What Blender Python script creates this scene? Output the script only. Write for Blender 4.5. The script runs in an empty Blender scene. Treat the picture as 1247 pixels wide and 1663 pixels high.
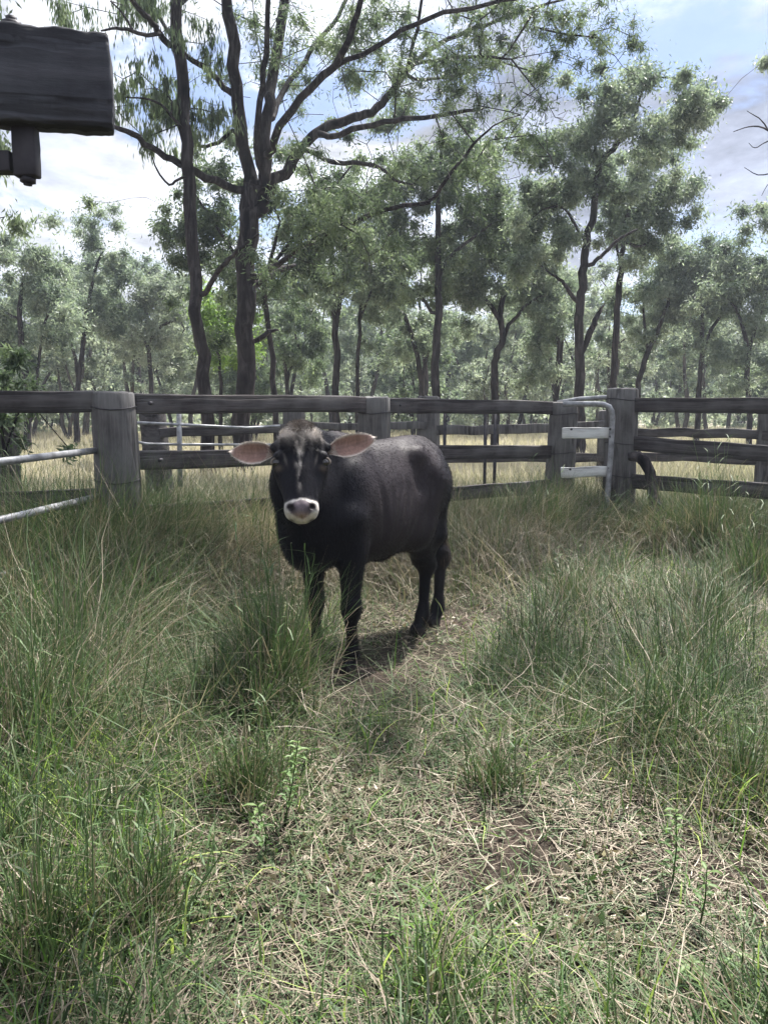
import bpy, math, random
import numpy as np
from math import sin, cos, tan, atan, atan2, pi, radians, sqrt
from mathutils import Vector, Matrix

# ------------------------------------------------------------------ camera
CAM_H = 1.45
PITCH = atan((831.5 - 665.0) / 1280.0)
SC = bpy.context.scene
cam_d = bpy.data.cameras.new('camera')
cam = bpy.data.objects.new('camera', cam_d)
SC.collection.objects.link(cam)
cam.location = (0, 0, CAM_H)
cam.rotation_euler = (pi / 2 - PITCH, 0, 0)
cam_d.sensor_fit = 'VERTICAL'
cam_d.sensor_height = 24.0
cam_d.sensor_width = 18.0
cam_d.lens = 24.0 / 2 / (831.5 / 1280.0)
cam_d.clip_start = 0.05
cam_d.clip_end = 2000
SC.camera = cam

# ------------------------------------------------------------------ light
SUN_EL, SUN_AZ = 60.0, 34.0          # azimuth measured from +Y (view direction) towards +X
sd = Vector((sin(radians(SUN_AZ)) * cos(radians(SUN_EL)), cos(radians(SUN_AZ)) * cos(radians(SUN_EL)), sin(radians(SUN_EL))))
sun_d = bpy.data.lights.new('sun', 'SUN')
sun_d.energy = 4.6
sun_d.angle = radians(0.55)
sun_d.color = (1.0, 0.96, 0.90)
sun = bpy.data.objects.new('sun', sun_d)
sun.rotation_euler = (-sd).to_track_quat('-Z', 'Y').to_euler()
SC.collection.objects.link(sun)

SC.view_settings.view_transform = 'Standard'
SC.view_settings.look = 'None'
SC.view_settings.gamma = 1.0
SC.view_settings.exposure = 1.42

W = bpy.data.worlds.new('World')
SC.world = W
W.use_nodes = True
def build_world():
    nt = W.node_tree
    N, L = nt.nodes, nt.links
    N.clear()
    out = N.new('ShaderNodeOutputWorld')
    bg = N.new('ShaderNodeBackground')
    bg.inputs['Strength'].default_value = 0.065
    sky = N.new('ShaderNodeTexSky')
    sky.sky_type = 'NISHITA'
    sky.sun_disc = False
    sky.sun_elevation = radians(SUN_EL)
    sky.sun_rotation = radians(SUN_AZ)
    sky.air_density = 1.0
    sky.dust_density = 0.6
    tc = N.new('ShaderNodeTexCoord')
    sep = N.new('ShaderNodeSeparateXYZ')
    L.new(tc.outputs['Generated'], sep.inputs[0])
    def m(op, a, b=None, c=None):
        n = N.new('ShaderNodeMath'); n.operation = op
        for i, v in enumerate((a, b, c)):
            if v is None: continue
            if isinstance(v, (int, float)): n.inputs[i].default_value = v
            else: L.new(v, n.inputs[i])
        return n.outputs[0]
    def vm(op, a, b=None):
        n = N.new('ShaderNodeVectorMath'); n.operation = op
        for i, v in enumerate((a, b)):
            if v is None: continue
            if isinstance(v, tuple): n.inputs[i].default_value = v
            else: L.new(v, n.inputs[i])
        return n
    z = m('MAXIMUM', sep.outputs[2], 0.0)
    zz = m('ADD', z, 0.22)
    comb = N.new('ShaderNodeCombineXYZ')
    L.new(m('DIVIDE', sep.outputs[0], zz), comb.inputs[0])
    L.new(m('DIVIDE', sep.outputs[1], zz), comb.inputs[1])
    comb.inputs[2].default_value = 3.7
    def noise(vec, scale, det, rough, off=(0, 0, 0), dist=0.0):
        n = N.new('ShaderNodeTexNoise')
        n.inputs['Scale'].default_value = scale
        n.inputs['Detail'].default_value = det
        n.inputs['Roughness'].default_value = rough
        n.inputs['Distortion'].default_value = dist
        L.new(vm('ADD', vec, off).outputs[0], n.inputs['Vector'])
        return n.outputs[0]
    P = comb.outputs[0]
    n1 = noise(P, 2.1, 9, 0.6, (5.3, 1.2, 0), 0.25)
    n1b = noise(P, 2.1, 9, 0.6, (5.36, 1.32, 0), 0.25)      # the same field a step towards the sun: edge relief
    n2 = noise(P, 0.8, 3, 0.5, (2.0, 8.1, 0))
    n3 = noise(P, 7.0, 6, 0.62, (1.0, 3.0, 4.0), 0.4)
    # a bank of thicker cloud to the upper right, thinner veil elsewhere
    dr = vm('DOT_PRODUCT', tc.outputs['Generated'], tuple(Vector((0.34, 0.86, 0.40)).normalized())).outputs['Value']
    bank = N.new('ShaderNodeMapRange'); bank.interpolation_type = 'SMOOTHSTEP'
    L.new(dr, bank.inputs[0]); bank.inputs[1].default_value = 0.93; bank.inputs[2].default_value = 0.99
    dens = m('ADD', m('ADD', m('MULTIPLY', n1, 0.85), m('MULTIPLY', n2, 0.45)), m('MULTIPLY', n3, 0.12))
    cov = N.new('ShaderNodeMapRange'); cov.interpolation_type = 'SMOOTHSTEP'
    L.new(dens, cov.inputs[0]); cov.inputs[1].default_value = 0.615; cov.inputs[2].default_value = 0.72
    thick = N.new('ShaderNodeMapRange'); thick.interpolation_type = 'SMOOTHSTEP'
    L.new(m('ADD', dens, m('MULTIPLY', bank.outputs[0], 0.20)), thick.inputs[0]); thick.inputs[1].default_value = 0.66; thick.inputs[2].default_value = 0.92
    relief = m('MULTIPLY', m('SUBTRACT', n1, n1b), 4.2)
    # cloud colour: bright where thin, blue grey where thick
    mixc = N.new('ShaderNodeMix'); mixc.data_type = 'RGBA'
    L.new(thick.outputs[0], mixc.inputs[0])
    mixc.inputs[6].default_value = (7.0, 7.2, 7.7, 1)
    mixc.inputs[7].default_value = (2.7, 3.0, 3.9, 1)
    # forward scattering: cloud brighter towards the sun
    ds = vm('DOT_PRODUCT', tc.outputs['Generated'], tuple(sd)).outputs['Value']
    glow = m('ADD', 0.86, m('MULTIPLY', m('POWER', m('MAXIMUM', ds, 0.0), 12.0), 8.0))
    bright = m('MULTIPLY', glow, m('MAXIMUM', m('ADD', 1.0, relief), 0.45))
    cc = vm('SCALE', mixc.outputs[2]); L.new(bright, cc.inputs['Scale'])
    sk = vm('MULTIPLY', sky.outputs[0], (0.90, 0.92, 1.08))
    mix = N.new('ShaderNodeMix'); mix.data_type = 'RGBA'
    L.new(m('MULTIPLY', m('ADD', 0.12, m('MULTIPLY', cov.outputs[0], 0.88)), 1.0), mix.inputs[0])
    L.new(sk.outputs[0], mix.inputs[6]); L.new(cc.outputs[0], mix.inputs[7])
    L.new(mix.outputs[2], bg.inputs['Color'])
    L.new(bg.outputs[0], out.inputs[0])
build_world()

# ------------------------------------------------------------------ helpers
FX = 1280.0
def at(u, v, d):
    """photo pixel (u, v) at forward distance d -> point"""
    a, b = (u - 623.5) / FX, (831.5 - v) / FX
    y = cos(PITCH) + b * sin(PITCH); z = -sin(PITCH) + b * cos(PITCH)
    return np.array([a * d / y, d, CAM_H + z * d / y])
def gd(v):
    """distance of flat ground seen at photo row v"""
    return CAM_H / tan(atan((v - 831.5) / FX) + PITCH)
def gp(u, v):
    return at(u, v, gd(v))[:2]

def link(o): SC.collection.objects.link(o); return o
def tag(o, label=None, cat=None, group=None, kind=None):
    if label: o['label'] = label
    if cat: o['category'] = cat
    if group: o['group'] = group
    if kind: o['kind'] = kind
    return o
def empty(name, loc=(0, 0, 0), rz=0.0):
    o = bpy.data.objects.new(name, None); o.location = loc; o.rotation_euler.z = rz
    o.empty_display_size = 0.2
    return link(o)

def np_mesh(name, V, F, mat=None, parent=None, attrs=None, smooth=False, loc=None, link_it=True):
    """V (n,3); F (m,4) or (m,3) int array, or list of such arrays; attrs {name: (domain, array)}"""
    Fs = F if isinstance(F, list) else [F]
    Fs = [np.asarray(f, dtype=np.int32) for f in Fs if len(f)]
    me = bpy.data.meshes.new(name)
    V = np.asarray(V, dtype=np.float32)
    me.vertices.add(len(V)); me.vertices.foreach_set('co', V.ravel())
    idx = np.concatenate([f.ravel() for f in Fs])
    tot = np.concatenate([np.full(len(f), f.shape[1], dtype=np.int32) for f in Fs])
    st = np.concatenate([[0], np.cumsum(tot)[:-1]]).astype(np.int32)
    me.loops.add(len(idx)); me.loops.foreach_set('vertex_index', idx)
    me.polygons.add(len(tot)); me.polygons.foreach_set('loop_start', st); me.polygons.foreach_set('loop_total', tot)
    if smooth: me.polygons.foreach_set('use_smooth', np.ones(len(tot), dtype=bool))
    for k, (dom, arr) in (attrs or {}).items():
        arr = np.asarray(arr, dtype=np.float32)
        if arr.ndim == 1:
            a = me.attributes.new(k, 'FLOAT', dom); a.data.foreach_set('value', arr)
        else:
            a = me.attributes.new(k, 'FLOAT_COLOR', dom)
            if arr.shape[1] == 3: arr = np.hstack([arr, np.ones((len(arr), 1), np.float32)])
            a.data.foreach_set('color', arr.ravel())
    me.update(calc_edges=True)
    if mat: me.materials.append(mat)
    o = bpy.data.objects.new(name, me)
    if parent is not None: o.parent = parent
    if loc is not None: o.location = loc
    if link_it: link(o)
    return o

class Geo:
    """collects quads and triangles"""
    def __init__(s): s.V = []; s.F4 = []; s.F3 = []; s.n = 0
    def add(s, V, F4=(), F3=()):
        V = np.asarray(V, dtype=float)
        s.V.append(V)
        if len(F4): s.F4.append(np.asarray(F4) + s.n)
        if len(F3): s.F3.append(np.asarray(F3) + s.n)
        s.n += len(V)
    def tube(s, P, R, sides=8, cap=True, rough=0.0, rng=None, flat=1.0):
        P = np.asarray(P, float); R = np.broadcast_to(np.asarray(R, float), (len(P),))
        T = np.gradient(P, axis=0); T /= np.linalg.norm(T, axis=1)[:, None] + 1e-9
        ref = np.array([1.0, 0, 0]) if abs(T[0][0]) < 0.8 else np.array([0, 1.0, 0])
        u = np.cross(T[0], ref); u /= np.linalg.norm(u)
        Vs = []
        ang = np.arange(sides) * 2 * pi / sides
        for i in range(len(P)):
            u = u - T[i] * np.dot(u, T[i]); u /= np.linalg.norm(u) + 1e-9
            w = np.cross(T[i], u)
            r = R[i] * (1 + (rng.uniform(-rough, rough, sides) if rough else 0))
            Vs.append(P[i] + (np.outer(np.cos(ang) * r, u) + np.outer(np.sin(ang) * r * flat, w)))
        V = np.concatenate(Vs)
        i = np.arange(len(P) - 1)[:, None] * sides; j = np.arange(sides)[None, :]; k = (j + 1) % sides
        F = np.stack([i + j, i + k, i + sides + k, i + sides + j], -1).reshape(-1, 4)
        F3 = []
        if cap:
            n0 = len(V); V = np.vstack([V, P[0], P[-1]])
            b = (len(P) - 1) * sides
            F3 = [[n0, (q + 1) % sides, q] for q in range(sides)] + [[n0 + 1, b + q, b + (q + 1) % sides] for q in range(sides)]
        s.add(V, F, F3)
    def box(s, c, size, rot=None, jit=0.0, rng=None, bev=0.0, seg=(1, 1, 1)):
        """box with chamfered edges: built as a subdivided, slightly worn block"""
        nx, ny, nz = seg
        def axis(n, L):
            a = np.linspace(-L / 2, L / 2, n + 1)
            if bev > 0: a = np.concatenate([[a[0]], [a[0] + bev], a[1:-1], [a[-1] - bev], [a[-1]]])
            return a
        X, Y, Z = axis(nx, size[0]), axis(ny, size[1]), axis(nz, size[2])
        idx = {}; V = []; F = []
        def vid(i, j, k):
            key = (i, j, k)
            if key not in idx:
                p = np.array([X[i], Y[j], Z[k]])
                if bev > 0:
                    e = [(i in (0, len(X) - 1)), (j in (0, len(Y) - 1)), (k in (0, len(Z) - 1))]
                    if sum(e) >= 2:
                        for a_ in range(3):
                            if e[a_]: p[a_] -= np.sign(p[a_]) * bev * (0.3 if sum(e) == 2 else 0.42)
                idx[key] = len(V); V.append(p)
            return idx[key]
        I, J, K = len(X) - 1, len(Y) - 1, len(Z) - 1
        for i in range(I):
            for j in range(J):
                F.append([vid(i, j, 0), vid(i, j + 1, 0), vid(i + 1, j + 1, 0), vid(i + 1, j, 0)])
                F.append([vid(i, j, K), vid(i + 1, j, K), vid(i + 1, j + 1, K), vid(i, j + 1, K)])
            for k in range(K):
                F.append([vid(i, 0, k), vid(i + 1, 0, k), vid(i + 1, 0, k + 1), vid(i, 0, k + 1)])
                F.append([vid(i, J, k), vid(i, J, k + 1), vid(i + 1, J, k + 1), vid(i + 1, J, k)])
        for j in range(J):
            for k in range(K):
                F.append([vid(0, j, k), vid(0, j, k + 1), vid(0, j + 1, k + 1), vid(0, j + 1, k)])
                F.append([vid(I, j, k), vid(I, j + 1, k), vid(I, j + 1, k + 1), vid(I, j, k + 1)])
        V = np.array(V)
        if jit: V = V + rng.uniform(-jit, jit, V.shape)
        if rot is not None: V = V @ np.asarray(rot).T
        s.add(V + np.asarray(c), F)
    def build(s, name, mat, parent=None, smooth=False, attrs=None, **k):
        F = []
        if s.F4: F.append(np.concatenate(s.F4))
        if s.F3: F.append(np.concatenate(s.F3))
        return np_mesh(name, np.concatenate(s.V), F, mat, parent, smooth=smooth, attrs=attrs, **k)

def snoise(x, y, seed=0, scale=1.0, octv=4):
    """cheap smooth pseudo noise in about -1..1"""
    r = np.random.RandomState(seed); out = 0; amp = 1; tot = 0; f = scale
    for o in range(octv):
        for k in range(4):
            a = r.uniform(0, 2 * pi); p = r.uniform(0, 2 * pi); ff = f * r.uniform(0.7, 1.4)
            out = out + amp * 0.5 * np.sin(ff * (x * cos(a) + y * sin(a)) + p + 0.9 * np.sin(ff * 0.6 * (y * cos(a) - x * sin(a)) + 2 * p))
        tot += amp; amp *= 0.55; f *= 2.1
    return out / tot

# ------------------------------------------------------------------ materials
def mat_new(name):
    m = bpy.data.materials.new(name); m.use_nodes = True
    nt = m.node_tree; nt.nodes.clear()
    out = nt.nodes.new('ShaderNodeOutputMaterial')
    return m, nt, out
def ramp(nt, fac, stops):
    r = nt.nodes.new('ShaderNodeValToRGB')
    while len(r.color_ramp.elements) < len(stops): r.color_ramp.elements.new(0.5)
    for e, (p, c) in zip(r.color_ramp.elements, stops):
        e.position = p; e.color = (*c, 1) if len(c) == 3 else c
    nt.links.new(fac, r.inputs[0]); return r.outputs[0]
def ntex(nt, scale, det=5, rough=0.55, vec=None, stretch=None, dist=0.0, coord='Object'):
    n = nt.nodes.new('ShaderNodeTexNoise')
    n.inputs['Scale'].default_value = scale; n.inputs['Detail'].default_value = det
    n.inputs['Roughness'].default_value = rough; n.inputs['Distortion'].default_value = dist
    if vec is None:
        t = nt.nodes.new('ShaderNodeTexCoord'); vec = t.outputs[coord]
    if stretch:
        mp = nt.nodes.new('ShaderNodeMapping'); mp.inputs['Scale'].default_value = stretch
        nt.links.new(vec, mp.inputs[0]); vec = mp.outputs[0]
    nt.links.new(vec, n.inputs['Vector']); return n.outputs[0]
def mixrgb(nt, fac, a, b, mode='MIX'):
    n = nt.nodes.new('ShaderNodeMix'); n.data_type = 'RGBA'; n.blend_type = mode
    for i, v in ((0, fac), (6, a), (7, b)):
        if isinstance(v, (int, float)): n.inputs[i].default_value = v
        elif isinstance(v, tuple): n.inputs[i].default_value = (*v, 1) if len(v) == 3 else v
        else: nt.links.new(v, n.inputs[i])
    return n.outputs[2]
def attr(nt, name, out='Fac'):
    n = nt.nodes.new('ShaderNodeAttribute'); n.attribute_name = name; return n.outputs[out]
def bump(nt, h, strength=0.5, dist=0.01):
    b = nt.nodes.new('ShaderNodeBump'); b.inputs['Strength'].default_value = strength
    b.inputs['Distance'].default_value = dist; nt.links.new(h, b.inputs['Height']); return b.outputs[0]
def principled(nt, out, col, rough=0.8, normal=None, spec=0.3, metallic=0.0, **kw):
    p = nt.nodes.new('ShaderNodeBsdfPrincipled')
    if isinstance(col, tuple): p.inputs['Base Color'].default_value = (*col, 1)
    else: nt.links.new(col, p.inputs['Base Color'])
    if isinstance(rough, (int, float)): p.inputs['Roughness'].default_value = rough
    else: nt.links.new(rough, p.inputs['Roughness'])
    p.inputs['Specular IOR Level'].default_value = spec
    p.inputs['Metallic'].default_value = metallic
    for k, v in kw.items(): p.inputs[k.replace('_', ' ')].default_value = v
    if normal is not None: nt.links.new(normal, p.inputs['Normal'])
    nt.links.new(p.outputs[0], out.inputs[0]); return p

def leaf_mat(name, stops, trans=0.35, rough=0.5, spec=0.35):
    m, nt, out = mat_new(name)
    c = ramp(nt, attr(nt, 't'), stops)
    d = nt.nodes.new('ShaderNodeBsdfPrincipled'); d.inputs['Roughness'].default_value = rough
    d.inputs['Specular IOR Level'].default_value = spec
    nt.links.new(c, d.inputs['Base Color'])
    tr = nt.nodes.new('ShaderNodeBsdfTranslucent')
    c2 = mixrgb(nt, 1.0, c, (1.06, 1.14, 0.82), 'MULTIPLY')
    nt.links.new(c2, tr.inputs[0])
    mx = nt.nodes.new('ShaderNodeMixShader'); mx.inputs[0].default_value = trans
    nt.links.new(d.outputs[0], mx.inputs[1]); nt.links.new(tr.outputs[0], mx.inputs[2])
    nt.links.new(mx.outputs[0], out.inputs[0]); return m

M = {}
M['leaf_grey'] = leaf_mat('leaf_grey', [(0, (.105, .142, .115)), (.5, (.225, .275, .215)), (1, (.40, .44, .36))], .46)
M['leaf_green'] = leaf_mat('leaf_green', [(0, (.065, .095, .060)), (.5, (.14, .185, .115)), (1, (.25, .30, .19))], .46)
M['leaf_bright'] = leaf_mat('leaf_bright', [(0, (.10, .17, .04)), (.5, (.19, .30, .07)), (1, (.30, .42, .12))], .45)
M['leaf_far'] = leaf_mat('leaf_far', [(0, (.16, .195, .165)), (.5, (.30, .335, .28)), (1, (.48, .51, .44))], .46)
M['grass'] = leaf_mat('grass', [(0, (.014, .019, .010)), (.22, (.052, .094, .034)), (.40, (.102, .162, .058)), (.52, (.150, .150, .092)), (.62, (.205, .168, .122)), (.80, (.31, .252, .188)), (1, (.62, .54, .43))], .24, .55, .3)
M['fresh'] = leaf_mat('fresh_grass', [(0, (.06, .13, .03)), (.5, (.17, .29, .055)), (1, (.42, .50, .15))], .42, .5, .3)
M['paddock'] = leaf_mat('paddock', [(0, (.18, .185, .125)), (.3, (.34, .315, .235)), (.6, (.48, .425, .335)), (1, (.60, .54, .44))], .3, .7, .2)
M['weed'] = leaf_mat('weed', [(0, (.06, .11, .035)), (.5, (.11, .19, .06)), (1, (.22, .30, .12))], .4)

def bark(name, c0, c1, c2):
    m, nt, out = mat_new(name)
    n = ntex(nt, 9, 8, .65, stretch=(1, 1, .16), dist=.6)
    n2 = ntex(nt, 1.3, 4, .6)
    col = ramp(nt, n, [(.38, c0), (.50, c1), (.66, c2)])
    col = mixrgb(nt, ramp(nt, n2, [(.4, (0, 0, 0)), (.7, (.25, .5, .5))]), col, (c2[0] * 1.1, c2[1] * 1.1, c2[2] * 1.05))
    principled(nt, out, col, .9, bump(nt, n, .9, .03), .15); return m
M['bark_dark'] = bark('bark_dark', (.005, .0045, .006), (.017, .014, .016), (.085, .074, .074))
M['bark_grey'] = bark('bark_grey', (.022, .019, .019), (.055, .048, .046), (.13, .115, .105))

def timber(name, c0, c1, c2, sc=(.7, 9, 9), crack=.6):
    m, nt, out = mat_new(name)
    n = ntex(nt, 3.0, 9, .68, stretch=sc, dist=.3)
    n2 = ntex(nt, 2.2, 5, .6)
    n3 = ntex(nt, 1.2, 3, .5, stretch=(sc[0] * .6, sc[1] * 1.4, sc[2] * 1.4))
    col = ramp(nt, n, [(.30, c0), (.48, c1), (.72, c2)])
    col = mixrgb(nt, ramp(nt, n2, [(.42, (0, 0, 0)), (.68, (.75, .75, .75))]), col, (c2[0] * .95, c2[1] * 1.02, c2[2] * 1.0))
    cr = ramp(nt, n3, [(.40, (0, 0, 0)), (.44, (1, 1, 1))])
    cr2 = ramp(nt, n3, [(.395, (.28, .28, .28)), (.43, (1, 1, 1))])
    col = mixrgb(nt, crack, col, cr2, 'MULTIPLY')
    hh = nt.nodes.new('ShaderNodeMath'); hh.operation = 'ADD'
    nt.links.new(n, hh.inputs[0]); nt.links.new(cr, hh.inputs[1])
    principled(nt, out, col, .88, bump(nt, hh.outputs[0], .7, .008), .25); return m
M['rail'] = timber('rail', (.020, .017, .018), (.050, .043, .044), (.125, .112, .112))
M['post'] = timber('post', (.034, .031, .032), (.080, .073, .073), (.17, .158, .155), (9, 9, .7))
M['sleeper'] = timber('sleeper', (.018, .019, .024), (.044, .045, .054), (.10, .10, .112), (.8, 6, 7))
M['white_board'] = timber('white_board', (.30, .29, .28), (.55, .54, .52), (.72, .71, .69), (.9, 9, 9), .5)

def metal(name, c0, c1, rough=.45, metallic=.6):
    m, nt, out = mat_new(name)
    n = ntex(nt, 11, 6, .6)
    col = ramp(nt, n, [(.35, c0), (.65, c1)])
    principled(nt, out, col, rough, bump(nt, n, .2, .002), .5, metallic); return m
M['galv'] = metal('galvanised_pipe', (.16, .16, .165), (.36, .365, .38), .5, .35)
M['iron'] = metal('dark_iron', (.026, .025, .030), (.060, .056, .062), .6, .5)
# ------------------------------------------------------------------ ground
MOUNDS = [(gp(740, 930), .8, .11), (gp(900, 900), .9, .09), (gp(1060, 900), .9, .05), (gp(330, 960), 1.1, .10),
          (gp(120, 1000), 1.2, .14), (gp(1000, 1010), 1.2, .08), (gp(470, 1180), .5, .04), (gp(100, 1300), .7, .06), (gp(200, 930), 1.4, .16)]
def ground_h(x, y):
    x = np.asarray(x, float); y = np.asarray(y, float)
    h = .03 * snoise(x, y, 3, 1.1, 3)
    for (c, r, a) in MOUNDS:
        h = h + a * np.exp(-((x - c[0]) ** 2 + (y - c[1]) ** 2) / (r * r))
    # trodden flat under the bull
    w = np.exp(-((x - .05) ** 2 / 1.5 + (y - 4.5) ** 2 / 1.4))
    h = h * (1 - w)
    far = np.clip((y - 11) / 30, 0, 1)
    h = h + far * .25 * snoise(x, y, 8, .08, 2)
    hill = np.clip((np.hypot(x, y) - 120) / 220, 0, 1)
    h = h + hill * hill * (3 - 2 * hill) * (13 + 9 * np.clip(x / 140, -1, 1) + 5 * snoise(x, y, 5, .012, 2))
    return h

def build_ground():
    s = np.linspace(-1, 1, 420)
    ax = np.sinh(s * 6.2) / np.sinh(6.2) * 600
    ay = np.sinh(np.linspace(-.82, 1, 460) * 6.2) / np.sinh(6.2) * 620 + 4
    X, Y = np.meshgrid(ax, ay)
    Z = ground_h(X, Y)
    V = np.stack([X, Y, Z], -1).reshape(-1, 3)
    nx, ny = len(ax), len(ay)
    i = np.arange(ny - 1)[:, None] * nx; j = np.arange(nx - 1)[None, :]
    F = np.stack([i + j, i + j + 1, i + nx + j + 1, i + nx + j], -1).reshape(-1, 4)
    m, nt, out = mat_new('ground_litter')
    g = nt.nodes.new('ShaderNodeNewGeometry')
    pos = g.outputs['Position']
    n1 = ntex(nt, 34, 8, .7, pos, dist=1.2); n2 = ntex(nt, 1.1, 5, .6, pos); n3 = ntex(nt, .05, 4, .6, pos)
    near = ramp(nt, n1, [(.30, (.016, .012, .010)), (.48, (.060, .045, .036)), (.60, (.125, .098, .080)), (.78, (.24, .19, .155))])
    dark = ramp(nt, n1, [(.3, (.010, .009, .007)), (.7, (.055, .048, .034))])
    near = mixrgb(nt, ramp(nt, n2, [(.42, (0, 0, 0)), (.6, (1, 1, 1))]), dark, near)
    pad = ramp(nt, n3, [(.3, (.27, .25, .18)), (.5, (.36, .32, .25)), (.7, (.30, .28, .20))])
    sx = nt.nodes.new('ShaderNodeSeparateXYZ'); nt.links.new(pos, sx.inputs[0])
    mr = nt.nodes.new('ShaderNodeMapRange'); nt.links.new(sx.outputs[1], mr.inputs[0])
    mr.inputs[1].default_value = 9.5; mr.inputs[2].default_value = 14
    col = mixrgb(nt, mr.outputs[0], near, pad)
    principled(nt, out, col, .95, bump(nt, n1, .8, .03), .1)
    o = np_mesh('ground', V, F, m, smooth=True)
    o['kind'] = 'structure'
build_ground()

# ------------------------------------------------------------------ fences
RNG = np.random.default_rng(11)
def rot_z(a): return np.array([[cos(a), -sin(a), 0], [sin(a), cos(a), 0], [0, 0, 1]])
def rail_obj(a, b, h, t, parent, mat, name='rail', sag=0.0, seed=0, wob=.005):
    """a sawn rail from a to b (centres), height h, thickness t, mesh in its own long axis"""
    r = np.random.default_rng(seed)
    a, b = np.asarray(a, float), np.asarray(b, float)
    d = b - a; L = np.linalg.norm(d); n = max(4, int(L / .22))
    g = Geo(); g.box((0, 0, 0), (L, t, h), jit=0, bev=.012, seg=(n, 1, 1))
    V = g.V[0]
    s = V[:, 0] / L
    w1 = np.interp(s, np.linspace(-.5, .5, 9), r.uniform(-1, 1, 9)); w2 = np.interp(s, np.linspace(-.5, .5, 13), r.uniform(-1, 1, 13))
    V[:, 2] += wob * w1 - sag * (1 - 4 * s * s) + (V[:, 2] > 0) * w2 * wob * .8
    V[:, 1] += wob * w2 * .6
    V += r.uniform(-.0025, .0025, V.shape)
    o = g.build(name, mat, parent)
    x = d / L; z = np.array([0, 0, 1.0]); y = np.cross(z, x); y /= np.linalg.norm(y); z = np.cross(x, y)
    mw = Matrix(np.column_stack([x, y, z]).tolist()).to_4x4(); mw.translation = Vector((a + b) / 2)
    o.matrix_world = mw if parent is None else mw
    o.matrix_local = parent.matrix_world.inverted() @ mw if parent is not None else mw
    return o
def post_obj(p, top, r0, r1, parent, mat, name='post', lean=(0, 0), seed=0, square=False, wires=(), sides=None, split=False):
    """a split hardwood post at ground point p"""
    r = np.random.default_rng(seed); g = Geo()
    sides = sides or 14
    n = 14; Vs = []
    ang = np.arange(sides) * 2 * pi / sides
    prof = 1 + r.uniform(-.07, .07, sides)
    if square: prof = prof * (1 / np.maximum(abs(np.cos(ang + .3)), abs(np.sin(ang + .3)))) ** .75
    if split: prof[2] *= .72
    for k in range(n + 1):
        s = k / n; z = -.25 + (top + .25) * s
        rr = (r0 + (r1 - r0) * s) * prof * (1 + r.uniform(-.015, .015, sides))
        if k == n: rr = rr * .96
        c = np.array([p[0] + lean[0] * s, p[1] + lean[1] * s, z])
        Vs.append(c + np.stack([np.cos(ang) * rr, np.sin(ang) * rr, np.zeros(sides)], -1))
    cen = Vs[-1].mean(0)
    for q in (.93, .5):
        Vs.append(cen + (Vs[n] - cen) * q + np.array([0, 0, .012 if q > .9 else .016]) + np.stack([np.zeros(sides), np.zeros(sides), r.uniform(-.008, .008, sides)], -1))
    V = np.concatenate(Vs); m_ = len(Vs)
    i = np.arange(m_ - 1)[:, None] * sides; j = np.arange(sides)[None, :]; k = (j + 1) % sides
    F = np.stack([i + j, i + k, i + sides + k, i + sides + j], -1).reshape(-1, 4)
    n0 = len(V); V = np.vstack([V, V[-sides:].mean(0)])
    b = (m_ - 1) * sides
    g.add(V - np.array([p[0], p[1], 0]), F, [[n0, b + q, b + (q + 1) % sides] for q in range(sides)])
    o = g.build(name, mat, parent, smooth=False)
    o.matrix_local = (parent.matrix_world.inverted() if parent is not None else Matrix.Identity(4)) @ Matrix.Translation((p[0], p[1], 0))
    for wz in wires:
        gw = Geo(); s = (wz + .25) / (top + .25)
        rr = (r0 + (r1 - r0) * s) * prof * 1.0 + .004
        P = [np.array([lean[0] * s + cos(a) * rr[q], lean[1] * s + sin(a) * rr[q], wz + .012 * sin(a * 2 + seed)]) for q, a in enumerate(ang)]
        P.append(P[0]); gw.tube(P, .0045, 5, cap=False)
        gw.build('wire_tie', M['iron'], o)
    return o

# positions of the front yard posts, from their place in the photograph
P1 = at(193, 700, 5.8); P2 = at(608, 700, 7.7); P3 = at(906, 700, 9.3); P4 = at(1008, 700, 8.8); P5 = at(1330, 700, 7.4)
P0 = at(-260, 700, 5.3)
def zt(u, v, d): return at(u, v, d)[2]
bpy.context.view_layer.update()
yard = empty('rail_fence', (P2[0], P2[1], 0))
tag(yard, 'weathered split post and rail cattle yard fence running behind the dark bull', 'fence')
bpy.context.view_layer.update()
post_obj(P1[:2], zt(193, 640, 5.8), .175, .150, yard, M['post'], lean=(.035 * -1, 0), seed=1, wires=(1.46, .93), split=True)
post_obj(P2[:2], zt(608, 647, 7.7), .145, .142, yard, M['post'], seed=2, wires=(1.42,), square=True)
post_obj(P3[:2], zt(910, 655, 9.3), .19, .165, yard, M['post'], lean=(.06, 0), seed=3, wires=(1.4, .95))
post_obj(P0[:2], 1.56, .16, .15, yard, M['post'], seed=4)
offs = np.array([0, -.13, 0])
def yr(pa, pb, za, zb, h=.15, t=.06, seed=0, o=offs, mat=None, name='rail', wob=.012):
    a = np.array([pa[0], pa[1], za]) + o; b = np.array([pb[0], pb[1], zb]) + o
    return rail_obj(a, b, h, t, yard_parent, mat or M['rail'], name, seed=seed, wob=wob)
yard_parent = yard
def lerp(a, b, s): return a + (b - a) * s
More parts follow.
